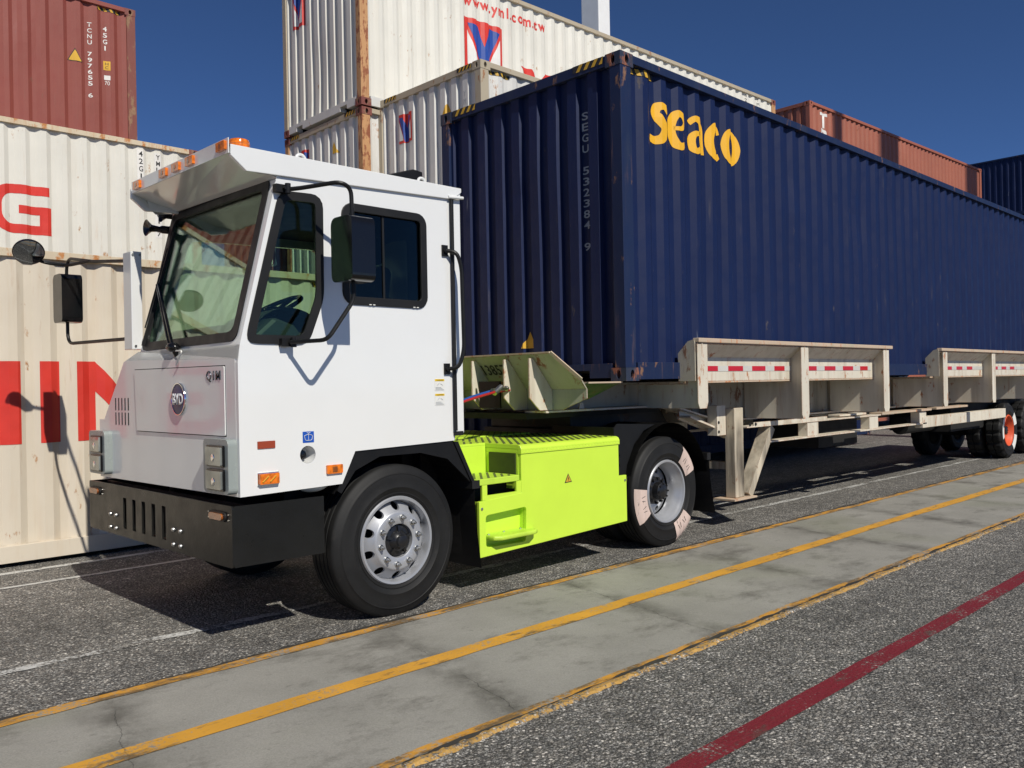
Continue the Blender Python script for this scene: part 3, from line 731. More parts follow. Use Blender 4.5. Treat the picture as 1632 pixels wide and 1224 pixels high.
# --- third row behind it: white container two tiers up, big red G
mkw = dict(white); mkw['cast'] = M['c_redpost']
c2, cs2, _ = container('shipping_container', 'off-white container below the brick red one, with a big red letter G and code 42G1', (-11.86, 9.0, 2.91), 0, 2.591, mkw, group=G_)
o2 = 11.86; zz = 3.87-2.91
side_text(c2, cs2, flat_letters([LG(-2.72+o2, .80, zz, .70, .165), LN(-3.75+o2, .82, zz, .70, .165), LI(-4.1+o2, .165, zz, .70, .165), LM(-5.15+o2, .85, zz, .70, .165)]), M['redlet'])
for x_, t_, za, zb_ in ((-.62, '42G1', 4.89, 5.36), (-.35, 'YMLU 487401 7', 4.02, 5.34)):
    side_text(c2, cs2, rect2d(x_+o2-.055, x_+o2+.055, za-2.91-.01, zb_-2.91+.01), M['whitelet'], 'code_plate', .003)
    side_text(c2, cs2, vtext(t_, x_+o2, za-2.91, zb_-2.91, .062, .01), M['ink'], 'serial_number', .006)
# --- fourth row: red container three tiers up
c3, cs3, _ = container('shipping_container', 'brick red container highest at the left, white code TCNU 797655 6 beside a yellow triangle', (-12.09, 11.0, 5.50), 0, 2.896, red, group=G_)
o3 = 12.09
side_text(c3, cs3, vtext('TCNU 797655 6', -.665+o3, 6.67-5.5, 8.0-5.5, .066, .015), M['whitelet'], 'serial_number')
side_text(c3, cs3, vtext('45G1', -.405+o3, 7.55-5.5, 8.0-5.5, .066, .015), M['whitelet'], 'size_code')
side_text(c3, cs3, rect2d(-.44+o3, -.33+o3, 7.22-5.5, 7.38-5.5), M['hazy'], 'height_plate'); side_text(c3, cs3, vtext('HC', -.385+o3, 7.235-5.5, 7.365-5.5, .05), M['ink'], 'height_code', .006)
side_text(c3, cs3, rect2d(-.43+o3, -.335+o3, 7.05-5.5, 7.13-5.5), M['whitelet'], 'ownership_plate'); side_text(c3, cs3, fit2d(glyphs('70'), -.42+o3, -.345+o3, 6.96-5.5, 7.03-5.5), M['whitelet'], 'ownership_code')
b_ = tri2d(-.91+o3, 7.25-5.5, .24); side_text(c3, cs3, b_, M['ink'], 'warning_triangle', .003); side_text(c3, cs3, tri2d(-.91+o3, 7.262-5.5, .20), M['hazy'], 'triangle_face', .006)
side_hazard(c3, cs3, 11.55, 11.95, 2.896-.09)
# --- second bay
def col_mats(base, nearmat): 
    d = dict(base); return d
c4m = dict(grey); c4m['post'] = {(False, False): M['c_rustpost'], (False, True): M['c_beige'], (True, False): M['c_rustpost'], (True, True): M['c_beige']}
c4m['panel'] = M['c_white']
c4, cs4, ce4 = container('shipping_container', 'white container topping the tall stack, red web address above a red and blue emblem', (1.72, 6.38, 5.935), math.radians(-1.6), 2.591, c4m, group=G_)
Z4 = 5.935
def put_logo(root, fn, x0, x1, z0, z1):
    r_, b2, w2 = logo_Y(x0, x1, z0, z1)
    e = obj('emblem', fn(r_, .0035), M['redlet'], root); obj('emblem_field', fn(w2, .006), M['whitelet'], e); obj('emblem_wedge', fn(b2, .0085), M['bluelet'], e)
sidefn = lambda cs: (lambda bm, lift: cs.wrap(bm, side_fn, lift))
def endfn(ce, W=W_):
    def f(bm, lift):
        for v in bm.verts: v.co.x = W-v.co.x
        return ce.wrap(bm, lambda u, v, y: (y, u, v), lift)
    return f
put_logo(c4, sidefn(cs4), 2.13, 3.02, 7.02-Z4, 7.90-Z4)
b_ = glyphs('www.yml.com.tw', .03, 1.25); fit2d(b_, 2.13, 4.10, 8.05-Z4, 8.30-Z4); side_text(c4, cs4, b_, M['redlet'], 'web_address')
b_ = glyphs('YANG', .05, 1.3); fit2d(b_, 3.45, 7.2, 6.60-Z4, 7.35-Z4); side_text(c4, cs4, b_, M['redlet'], 'lettering')
side_text(c4, cs4, vtext('42G1', 10.9, 8.0-Z4, 8.45-Z4, .06), M['ink'], 'size_code'); side_text(c4, cs4, vtext('YMLU 452', 11.45, 7.6-Z4, 8.45-Z4, .06), M['ink'], 'serial_number')
put_logo(c4, endfn(ce4), .34, .68, 7.72-Z4, 8.34-Z4)
c5m = dict(grey); c5m['post'] = {(False, False): M['c_rustpost'], (False, True): M['c_rustpost'], (True, False): M['c_rustpost'], (True, True): M['c_beige']}
c5, cs5, ce5 = container('shipping_container', 'grey-white container with a rusty corner post, right under the top of the tall stack', (1.74, 6.40, 3.02), math.radians(-1.6), 2.896, c5m, group=G_)
put_logo(c5, endfn(ce5), .42, .74, 5.15-3.02, 5.62-3.02)
end_text(c5, ce5, tri2d(1.58, 5.36-3.02, .2), M['hazy'], 'warning_triangle'); end_text(c5, ce5, vtext('YMLU 8', 1.98, 4.7-3.02, 5.55-3.02, .05), M['inkgrey'], 'serial_number')
hazard(c5, .19, .5, 2.83, 2.892, -1, ef(.002)); hazard(c5, W_-.5, W_-.19, 2.83, 2.892, -1, ef(.002))
c6, cs6, ce6 = container('shipping_container', 'grey-white container with beige posts between the tall stack and the navy container', (2.06, 4.03, 3.155), math.radians(-.3), 2.896, beige, group=G_)
Z6 = 3.155
put_logo(c6, endfn(ce6), .52, .86, 5.28-Z6, 5.72-Z6)
end_text(c6, ce6, tri2d(1.66, 5.44-Z6, .2), M['hazy'], 'warning_triangle'); end_text(c6, ce6, vtext('YMLU 8331', 2.08, 4.75-Z6, 5.72-Z6, .05), M['inkgrey'], 'serial_number')
hazard(c6, .19, .5, 2.83, 2.892, -1, ef(.002)); hazard(c6, W_-.5, W_-.19, 2.83, 2.892, -1, ef(.002)); side_hazard(c6, cs6, .2, .6, 2.896-.09)
cr, csr, cer = container('shipping_container', 'red container seen through the cab windows', (1.9, 9.05, 2.90), math.radians(-1.0), 2.591, red, group=G_)
b_ = glyphs('ex', .02); fit2d(b_, 1.75, 2.1, .9, 1.3); end_text(cr, cer, b_, M['whitelet'])
# --- third bay
c7, cs7, _ = container('shipping_container', 'brown-red container beyond the navy one, dark shadow bands and white letters TR', (16.05, 6.2, 6.15), math.radians(-2.3), 2.896, brown, group=G_)
b_ = glyphs('T\nR', .03, 1, .8); fit2d(b_, .62, 1.05, 8.02-6.15, 8.86-6.15)
side_text(c7, cs7, b_, M['whitelet'])
c8, cs8, _ = container('shipping_container', 'dark blue container at the far right edge, turned crosswise', (41.3, 10.3, 9.35), math.radians(-90-3), 2.896, blue, group=G_)
# supports hidden under and behind them: copies that share meshes
def copy_tree(o, parent=None):
    c = o.copy(); C.objects.link(c); c.parent = parent
    for ch in o.children: copy_tree(ch, c)
    return c
for src, z, lab in ((c2, .30, 'lower off-white container hidden behind the cream one'), (c5, .10, 'lowest grey-white container of the tall stack'),
                    (c7, 3.2, 'middle brown-red container of the far stack'), (c7, .25, 'lowest brown-red container of the far stack'), (cr, .04, 'lowest red container behind the tall stack'),
                    (c8, 6.4, 'third dark blue container of the crosswise stack'), (c8, 3.4, 'second dark blue container of the crosswise stack'), (c8, .4, 'lowest dark blue container of the crosswise stack'),
                    (c3, 2.6, 'middle red container hidden in the left stack')):
    k = copy_tree(src); k.location.z = z; k['label'] = lab
c9, _a, _b = container('shipping_container', 'container low behind the trailer frame, coloured dark navy to stand in for shade', (2.06, 4.03, .24), math.radians(-.3), 2.896, blue, group=G_)  # dark paint stands in for the shade seen under the trailer
# --- pale crane leg beyond the stacks
t = thing('crane_leg', 'tall pale crane leg rising behind the stacked containers', 'crane', (17.3, 15, 0))
b_ = B(); box(b_, 0, .62, -.55, .25, 0, 26); obj('leg', b_, M['crane'], t, bevel=.03)
b_ = B(); box(b_, -.2, .82, -.75, .45, 0, .5); obj('base', b_, M['crane'], t, bevel=.03)
# --- light masts whose shadows stripe the brown container (they stand behind the photographer's right)
for i, (x_, wd) in enumerate(((13.75, .40), (17.0, 1.15), (23.6, .95))):
    t = thing('crane_column', ['slim steel column', 'broad steel column', 'far broad steel column'][i]+' standing to the right of the view', 'column', (x_, -14, 0))
    b_ = B(); box(b_, -wd/2, wd/2, -.4, .4, 0, 32); obj('shaft', b_, M['crane'], t)
    b_ = B(); box(b_, -wd/2-.2, wd/2+.2, -.7, .7, 0, .6); obj('base', b_, M['crane'], t)

# ================================================================== wheels
def holed_disc(bm, c, prof, rh, nh, hr, y_of, r0, r1, ns=12, t0=0):
    """annulus r0..r1 on surface y_of(r) with nh round holes of radius hr centred at rh"""
    for k in range(nh):
        a0 = t0+2*PI*k/nh; a1 = t0+2*PI*(k+1)/nh; am = (a0+a1)/2; bd = []
        q = ns//2
        for i in range(q): bd.append((r0, a0+(a1-a0)*i/q))
        for i in range(q): bd.append((r0+(r1-r0)*i/q, a1))
        for i in range(q): bd.append((r1, a1+(a0-a1)*i/q))
        for i in range(q): bd.append((r1+(r0-r1)*i/q, a0))
        n = len(bd); cx, cz = rh*math.cos(am), rh*math.sin(am); rings = []
        bp = [(r*math.cos(a), r*math.sin(a)) for r, a in bd]
        hp = []
        for x, z in bp:
            d = math.hypot(x-cx, z-cz); hp.append((cx+(x-cx)/d*hr, cz+(z-cz)/d*hr))
        for s in (0, .4, .75, 1):
            row = []
            for (x, z), (hx, hz) in zip(bp, hp):
                px, pz = x+(hx-x)*s, z+(hz-z)*s; row.append(bm.verts.new((c[0]+px, c[1]+y_of(math.hypot(px, pz)), c[2]+pz)))
            rings.append(row)
        rings.append([bm.verts.new((v.co.x, v.co.y+.02, v.co.z)) for v in rings[-1]])
        for a, b_ in zip(rings, rings[1:]):
            for i in range(n):
                try: bm.faces.new((a[i], a[(i+1) % n], b_[(i+1) % n], b_[i]))
                except ValueError: pass
    bmesh.ops.remove_doubles(bm, verts=bm.verts, dist=1e-4); bmesh.ops.recalc_face_normals(bm, faces=bm.faces)
def tyre(parent, c, R, wd, rr, grooves=True, lugs=False, mat='tyre'):
    """c = centre of the outer face, tyre extends +y by wd"""
    s = R-rr; p = [(rr, .022), (rr+.012, .006), (rr+.022, .002), (rr+.026, -.004), (rr+.031, -.004), (rr+.034, .0), (rr+s*.28, -.010), (rr+s*.30, -.0135), (rr+s*.325, -.0135), (rr+s*.34, -.0115), (rr+s*.55, -.014), (rr+s*.70, -.010), (rr+s*.715, -.0125), (rr+s*.735, -.0115), (rr+s*.75, -.007), (rr+s*.80, -.002), (R-.020, .012), (R-.006, .022), (R-.001, .034)]
    h = .036; n = 4; gw = .011; step = (wd-.072-n*gw)/(n+1)
    if grooves:
        for k in range(n):
            h += step; p += [(R, h-.002), (R-.013, h+.001), (R-.013, h+gw-.001), (R, h+gw+.002)]; h += gw
    else: p += [(R, wd*.25), (R, wd*.45), (R-.02, wd*.47), (R-.02, wd*.53), (R, wd*.55), (R, wd*.75)]
    p += [(R-.001, wd-.034), (R-.02, wd-.012), (rr+s*.55, wd+.012), (rr+.03, wd), (rr, wd-.02)]
    bm = B(); n_ = 96
    mod = None
    if lugs: mod = lambda k, i, r: r-(.028 if (i % 6) in (0, 1) and r > R-.025 and k not in (0,) else 0)
    lathe(bm, p, c, n=n_, mod=mod)
    return obj('tyre', bm, M[mat], parent, smooth=True)
def front_wheel(root, c, sgn=1):
    """steer wheel: disc bulges outwards"""
    wh = obj('wheel', None, M['rim'], root); bm = B(); rr = .293
    lathe(bm, [(rr+.004, .03), (rr+.012, .006), (rr+.004, -.004), (rr-.012, -.002), (rr-.020, .018), (rr-.022, .05), (rr-.026, .075)], c, n=64)
    yo = lambda r: .072-.085*max(0, min(1, (.272-r)/.072))**.8
    holed_disc(bm, c, None, .2365, 10, .0295, yo, .205, .268, 12)
    yf = yo(.205)
    lathe(bm, [(.205, yf), (.198, yf-.008), (.188, yf-.011), (.125, yf-.011), (.116, yf-.006), (.112, yf+.05)], c, n=64)
    me = bpy.data.meshes.new('wheel'); bm.to_mesh(me); bm.free(); me.materials.append(M['rim']); wh.data = me
    for p in me.polygons: p.use_smooth = True
    me.set_sharp_from_angle(angle=math.radians(40))
    bm = B(); lathe(bm, [(.29, .05), (.285, .24)], c, n=32); lathe(bm, [(.28, .12), (.02, .12)], c, n=32); obj('brake_drum', bm, M['dark'], wh, smooth=True)
    tyre(wh, c, .522, .29, rr+.004)
    bm = B()
    lathe(bm, [(.113, yf+.03), (.105, yf+.012), (.075, yf+.004), (.060, yf-.022), (.045, yf-.034), (.040, yf-.052), (.024, yf-.058), (0.001, yf-.058)], c, n=32)
    for k in range(5):
        a = 2*PI*k/5+.3; bar(bm, (c[0]+.035*math.cos(a), c[1]+yf-.01, c[2]+.035*math.sin(a)), (c[0]+.100*math.cos(a), c[1]+yf+.004, c[2]+.100*math.sin(a)), .02, .02, (0, 1, 0))
    obj('hub', bm, M['hubblack'], wh, smooth=True)
    for k in range(10):
        a = 2*PI*k/10+.16; bm = B(); p = Vector((c[0]+.160*math.cos(a), c[1]+yf-.011, c[2]+.160*math.sin(a)))
        lathe(bm, [(.022, 0), (.021, -.006), (.017, -.008)], p, n=18); lathe(bm, [(.015, -.006), (.015, -.028), (.012, -.031), (0.001, -.031)], p, n=6); lathe(bm, [(.009, -.03), (.008, -.045), (.001, -.045)], p, n=8)
        obj('lug_nut', bm, M['steel'], wh)
    return wh
def rear_wheel(root, c, mats, R=.522, rr=.290, chalk=False, lugs=False, wd=.28):
    wh = obj('wheel', None, mats[0], root); bm = B()
    lathe(bm, [(rr+.004, .03), (rr+.012, .006), (rr+.004, -.004), (rr-.010, -.002), (rr-.018, .02), (rr-.030, .035), (rr-.036, .07), (rr-.050, .085), (rr-.056, .16)], c, n=64)
    yo = lambda r: .185-.02*(.24-r)/.1
    holed_disc(bm, c, None, .196, 8, .026, yo, .165, .234, 12)
    lathe(bm, [(.166, yo(.165)), (.12, .18), (.10, .18)], c, n=48)
    me = bpy.data.meshes.new('wheel'); bm.to_mesh(me); bm.free(); me.materials.append(mats[0]); wh.data = me
    for p in me.polygons: p.use_smooth = True
    me.set_sharp_from_angle(angle=math.radians(40))
    bm = B(); lathe(bm, [(.23, .23), (.01, .23)], c, n=32); obj('brake_drum', bm, M['dark'], wh)
    tyre(wh, c, R, wd, rr+.004, lugs=lugs, grooves=not lugs)
    c2 = (c[0], c[1]+wd+.07, c[2]); tyre(wh, c2, R, wd, rr+.004, lugs=lugs, grooves=not lugs)
    bm = B(); lathe(bm, [(rr+.004, .0), (rr-.03, .05), (rr-.03, wd)], c2, n=40); obj('inner_rim', bm, mats[0], wh, smooth=True)
    bm = B()
    lathe(bm, [(.135, .19), (.130, .13), (.105, .115), (.085, .11), (.082, .05), (.060, .035), (0.001, .033)], c, n=32)
    for k in range(10):
        a = 2*PI*k/10+.2; p = Vector((c[0]+.118*math.cos(a), c[1]+.13, c[2]+.118*math.sin(a))); lathe(bm, [(.013, .0), (.013, -.03), (.001, -.03)], p, n=6)
    for k in range(8):
        a = 2*PI*k/8; p = Vector((c[0]+.070*math.cos(a), c[1]+.05, c[2]+.070*math.sin(a))); lathe(bm, [(.009, .0), (.009, -.02), (.001, -.02)], p, n=6)
    obj('hub', bm, mats[1], wh, smooth=True)
    if chalk:
        s = R-rr
        for k, (a0, a1) in enumerate(((22, 55), (172, 213), (286, 322))):
            bm = B(); a0, a1 = math.radians(a0), math.radians(a1)
            lathe(bm, [(rr+s*.14, -.0075), (rr+s*.30, -.0155), (rr+s*.55, -.0165), (rr+s*.73, -.0145), (rr+s*.80, -.005), (R-.022, .008)], c, n=10, a0=a0, a1=a1)
            for v in bm.verts: v.co.y -= .001
            pt = obj('chalk_patch', bm, M['chalk'], wh, smooth=True)
            bm = B(); am = (a0+a1)/2
            for j in range(4):
                a = a0+(a1-a0)*(.22+.18*j); bar(bm, (c[0]+(rr+.075)*math.cos(a), c[1]-.0185, c[2]+(rr+.075)*math.sin(a)), (c[0]+(rr+.125)*math.cos(a+.03*(-1)**j), c[1]-.0185, c[2]+(rr+.125)*math.sin(a+.03*(-1)**j)), .001, .007, (0, 1, 0))
            obj('moulded_letters', bm, M['ink'], pt)
    return wh

# ================================================================== the terminal truck
T = thing('terminal_truck', 'white terminal tractor with lime green side box and black bumper, coupled to the trailer', 'truck', (-1.4, 1.3, 0))
class _R: pass
TR = T
def tp(name, bm, mat, parent=None, **k):
    """a truck part: geometry is written in world coordinates, the truck's origin is at its base"""
    o = obj(name, bm, mat, None, **k)
    if parent is None:
        o.parent = T; o.matrix_parent_inverse = Matrix.Translation((1.4, -1.3, 0))
    else:
        o.parent = parent
    return o
YS = .10; YF = 1.72
# --- cab
side_o = [(-3.57, .93), (-2.86, .945), (-2.755, 1.15), (-1.895, 1.17), (-1.895, 2.95), (-3.285, 2.90), (-3.555, 1.84), (-3.57, 1.73)]
qw = rpoly([(-3.485, 1.885), (-3.455, 1.875), (-3.115, 1.875), (-3.005, 2.15), (-3.0, 2.775), (-3.255, 2.765)], .06)
dwn = rrect(-2.80, -2.155, 2.145, 2.755, .055)
hole = circ(-3.11, 1.152, .056, 24)
bm = B(); prism(bm, side_o, side(YS), .035, [qw, dwn, hole])
cabs = tp('cab_side', bm, M['white'])
# far side wall, with its own big window (seen through the windshield)
bm = B(); fw = rpoly([(-3.36, 1.90), (-2.02, 1.90), (-2.02, 2.74), (-3.14, 2.71)], .08)
prism(bm, [(-3.52, 1.3), (-1.895, 1.3), (-1.895, 2.95), (-3.245, 2.92), (-3.50, 1.86)], lambda u, v, w: (u, YF-w, v), .035, [fw]); tp('cab_side', bm, M['white'])
def gasket(name, outline, fn, gw, t, parent):
    bm = B(); prism(bm, grow(outline, gw*.55), lambda u, v, w: fn(u, v, w-t*.6), t, [grow(outline, -gw*.45)]); return tp(name, bm, M['rubber'], parent, bevel=.004)
def glass(name, outline, fn, mat, parent=None):
    bm = B(); prism(bm, outline, lambda u, v, w: fn(u, v, .012+w), .004); return tp(name, bm, M[mat], parent)
w1 = glass('quarter_window', qw, side(YS), 'glass_side'); gasket('window_gasket', qw, side(YS), .055, .016, w1)
w2 = glass('door_window', dwn, side(YS), 'glass_dark'); gasket('window_gasket', dwn, side(YS), .055, .018, w2)
bm = B(); box(bm, -2.50, -2.485, YS+.005, YS+.012, 2.16, 2.74); tp('window_divider', bm, M['rubber'], w2)
bm = B()
for x in (-2.63, -2.60, -2.26, -2.23): box(bm, x, x+.018, YS-.015, YS-.0125, 2.118, 2.124)
tp('drain_slot', bm, M['labelw'], w2)
w3 = glass('far_window', fw, lambda u, v, w: (u, YF-w, v), 'glass')
# windshield wall: bilinear patch
P00, P10, P01, P11 = Vector((-3.555, YS, 1.83)), Vector((-3.51, YF+.02, 1.83)), Vector((-3.285, YS, 2.905)), Vector((-3.235, YF+.02, 2.93))
nrm = (P01-P00).cross(P10-P00).normalized()
if nrm.x > 0: nrm = -nrm
def wsf(u, v, w):
    p = P00*(1-u)*(1-v)+P10*u*(1-v)+P01*(1-u)*v+P11*u*v; return p-nrm*w
ws = rpoly([(.055, .045), (.965, .045), (.972, .955), (.055, .955)], .05)
bm = B(); prism(bm, [(0, 0), (1, 0), (1, 1), (0, 1)], wsf, .03, [ws]); tp('windshield_frame', bm, M['white'])
bm = B(); prism(bm, ws, lambda u, v, w: wsf(u, v, .012+w), .004); wsh = tp('windshield', bm, M['glass'])
bm = B(); ws_o = rpoly([(.038, .030), (.982, .030), (.988, .972), (.038, .972)], .055); ws_i = rpoly([(.080, .085), (.942, .085), (.948, .918), (.080, .918)], .05)
prism(bm, ws_o, lambda u, v, w: wsf(u, v, w-.008), .018, [ws_i]); tp('window_gasket', bm, M['rubber'], wsh)
# front lower panel, vertical, chamfered on the far side, open cut for the hood line
fo = [(YS+.0352, .93), (2.40, .915), (2.40, 1.36), (2.30, 1.36), (1.88, 1.79), (1.84, 1.80), (YS+.0352, 1.755)]
bm = B(); prism(bm, fo, front(-3.571), .049); tp('front_panel', bm, M['white'])
bm = B()   # sloped strip under the windshield
for (a, b_, c_, d_) in (((-3.57, YS, 1.755), (-3.57, 1.84, 1.80), (-3.512, 1.76, 1.86), (-3.556, YS, 1.84)),):
    vs = [bm.verts.new(p) for p in (a, b_, c_, d_)]; bm.faces.new(vs)
    vs = [bm.verts.new(p) for p in ((-3.57, 1.84, 1.80), (-3.57, 1.88, 1.79), (-3.2, 1.88, 1.79), (-3.2, 1.76, 1.86), (-3.512, 1.76, 1.86))]; bm.faces.new(vs)
bmesh.ops.solidify(bm, geom=bm.faces, thickness=.01); tp('cowl', bm, M['white'])
bm = B()   # far lower body: box with chamfered shoulder
prism(bm, [(1.70, .93), (2.395, .93), (2.395, 1.355), (2.295, 1.355), (1.875, 1.785), (1.70, 1.785)], front(-3.52), 1.6); tp('lower_body', bm, M['white'])
# hood panel: groove + panel
ho = [(.265, 1.29), (1.64, 1.29), (1.67, 1.725), (.265, 1.715)]
bm = B(); prism(bm, grow(ho, .006), front(-3.5712), .002); tp('panel_gap', bm, M['dark'])
bm = B(); prism(bm, rpoly(ho, .012), front(-3.578), .007); hood = tp('hood_panel', bm, M['white'], bevel=.003)
# round emblem
bm = B(); lathe(bm, [(.001, -.006), (.092, -.005), (.099, -.003), (.099, .006)], (-3.584, .905, 1.515), axis='X', n=40); em = tp('emblem', bm, M['navy'], hood, smooth=True)
bm = B(); lathe(bm, [(.099, .006), (.099, -.005), (.101, -.008), (.106, -.008), (.109, -.001), (.109, .006)], (-3.584, .905, 1.515), axis='X', n=48); tp('chrome_ring', bm, M['chrome'], em, smooth=True)
def raised(bm2, fn, mat, name, parent, t=.006):
    bmesh.ops.remove_doubles(bm2, verts=bm2.verts, dist=1e-6)
    for v in bm2.verts: v.co = Vector(fn(v.co.x, v.co.y))
    r = bmesh.ops.extrude_face_region(bm2, geom=bm2.faces[:]); 
    for e in r['geom']:
        if isinstance(e, bmesh.types.BMVert): e.co.x += -t
    bmesh.ops.recalc_face_normals(bm2, faces=bm2.faces)
    return tp(name, bm2, mat, parent)
b_ = glyphs('BYD', .03, .95); fit2d(b_, .0, .160, 0, .074); raised(b_, lambda u, v: (-3.5905, .985-u, 1.478+v), M['badge'], 'emblem_letters', em, .003)
b_ = glyphs('Q1M', .008, 1.1); fit2d(b_, .0, .190, 0, .070); raised(b_, lambda u, v: (-3.579, .500-u, 1.620+v), M['badgedark'], 'model_badge', hood, .003)
# louvre slots
bm = B()
for r_ in (0, 1):
    for k in range(5): box(bm, -3.5725, -3.5705, 1.80+k*.062, 1.80+k*.062+.016, 1.325+r_*.108, 1.325+r_*.108+.092)
tp('louvre_slot', bm, M['dark'])
# headlights
def headlight(y0, y1):
    bm = B(); prism(bm, rrect(y0, y1, .945, 1.275, .035), lambda u, v, w: (-3.63+w, u, v), .06); hh = tp('headlight_housing', bm, plain('housing_paint', (.27, .30, .285), .25), bevel=.016, seg=3)
    for z0 in (.965, 1.108):
        bm = B(); prism(bm, rrect(y0+.04, y1-.07, z0, z0+.130, .012), lambda u, v, w: (-3.644+w, u, v), .02); bz = tp('headlight_bezel', bm, M['plastic'], hh, bevel=.003)
        bm = B(); prism(bm, rrect(y0+.050, y1-.080, z0+.010, z0+.120, .008), lambda u, v, w: (-3.656+w, u, v), .014); tp('headlight', bm, M['lens'], bz, bevel=.006)
        bm = B(); ball(bm, (-3.654, (y0+y1)/2-.015, z0+.055), .026, (.3, 1, 1)); tp('lamp_reflector', bm, M['chrome'], bz, smooth=True)
headlight(.125, .455); headlight(2.14, 2.47)
# rear pillar and door seam
bm = B(); box(bm, -1.880, -1.795, YS+.004, YS+.09, 1.22, 2.975); box(bm, -1.91, -1.86, YS+.03, YF, 1.17, 2.96); tp('rear_pillar', bm, M['white'], bevel=.006)
bm = B(); box(bm, -1.896, -1.872, YS-.012, YS+.02, 1.24, 2.93); tube(bm, [(-1.90, YS-.018, 2.93), (-1.90, YS-.018, 1.24)], .010); box(bm, -1.905, -1.82, YS-.015, YS+.03, 1.205, 1.235); tp('door_seal', bm, M['rubber'])
bm = B(); tube(bm, [(-1.955, YS-.02, 2.545), (-1.90, YS-.075, 2.53), (-1.865, YS-.08, 2.42), (-1.855, YS-.08, 1.83), (-1.90, YS-.075, 1.70), (-1.955, YS-.02, 1.69)], .015, fil=.06)
for z in (2.545, 1.69): box(bm, -1.985, -1.935, YS-.014, YS+.001, z-.04, z+.04); cyl(bm, (-1.96, YS-.03, z), (-1.96, YS, z), .018)
tp('grab_handle', bm, M['black'])
# interior
bm = B(); box(bm, -3.49, -1.92, YS+.04, YF-.04, 1.20, 1.24); tp('cab_floor', bm, M['dark'])
bm = B(); box(bm, -3.25, -1.92, YS+.04, YF-.04, 2.80, 2.86); tp('headliner', bm, M['seat'])
bm = B(); bw = rrect(.55, 1.35, 2.1, 2.7, .05); prism(bm, [(YS+.04, 1.2), (YF-.04, 1.2), (YF-.04, 2.86), (YS+.04, 2.86)], front(-1.95), .03, [bw]); tp('back_wall', bm, M['seat'])
bm = B(); prism(bm, [(-3.50, 1.30), (-3.02, 1.30), (-3.00, 1.80), (-3.15, 1.97), (-3.30, 2.02), (-3.49, 1.86)], lambda u, v, w: (u, YS+.045+w, v), 1.50); lathe(bm, [(.001, .62), (.25, .60), (.30, .52), (.31, .0)], (-3.13, .25, 1.78), n=32); tp('dashboard', bm, M['dash'], bevel=.03)
bm = B(); prism(bm, rpoly([(-2.75, 1.55), (-2.25, 1.50), (-2.25, 1.66), (-2.75, 1.70)], .05), lambda u, v, w: (u, .55+w, v), .52)
prism(bm, rpoly([(-2.38, 1.6), (-2.22, 1.6), (-2.08, 2.45), (-2.20, 2.48)], .05), lambda u, v, w: (u, .57+w, v), .48)
prism(bm, rpoly([(-2.18, 2.5), (-2.08, 2.5), (-2.05, 2.7), (-2.15, 2.7)], .04), lambda u, v, w: (u, .68+w, v), .26); box(bm, -2.6, -2.35, .65, .95, 1.24, 1.52); tp('driver_seat', bm, M['seat'], bevel=.02)
bm = B()
mt = Matrix.Translation((-2.96, .78, 2.12)) @ Matrix.Rotation(math.radians(-28), 4, 'Y')
n_ = 40; rg = []
for i in range(n_):
    a = 2*PI*i/n_; rg.append([bm.verts.new(mt @ Vector(((.215+.016*math.cos(b2))*math.cos(a), (.215+.016*math.cos(b2))*math.sin(a), .016*math.sin(b2)))) for b2 in [2*PI*j/8 for j in range(8)]])
for i in range(n_):
    for j in range(8): bm.faces.new((rg[i][j], rg[(i+1) % n_][j], rg[(i+1) % n_][(j+1) % 8], rg[i][(j+1) % 8]))
for a in (0.2, 2.9, 4.7): bar(bm, mt @ Vector((0, 0, -.02)), mt @ Vector((.21*math.cos(a), .21*math.sin(a), 0)), .04, .016)
tube(bm, [mt @ Vector((0, 0, 0)), mt @ Vector((0, 0, -.16)), (-3.2, .78, 1.82)], .045); ball(bm, mt @ Vector((0, 0, 0)), .06, (1, 1, .5)); tp('steering_wheel', bm, M['plastic'], smooth=True)
# roof
bm = B(); box(bm, -3.42, -1.80, YS-.012, YF+.03, 2.945, 3.0)
tp('roof', bm, M['white'], bevel=.012)
bm = B(); prism(bm, [(-3.50, 2.875), (-1.885, 2.925), (-1.80, 2.985), (-1.80, 3.015), (-3.60, 3.02), (-3.60, 2.955)], side(YS-.020), .03); tp('roof_side_rail', bm, M['white'], bevel=.004); bm = B(); prism(bm, [(-3.60, 2.955), (-3.50, 2.875), (-1.885, 2.925), (-1.80, 3.015), (-3.60, 3.02)], lambda u, v, w: (u, YF-.12+w, v), .03)
tp('roof_side_rail', bm, M['white'], bevel=.004)
bm = B(); cyl(bm, (-1.93, YS-.022, 2.935), (-1.79, YS-.022, 2.945), .012); tp('gutter', bm, M['white'])
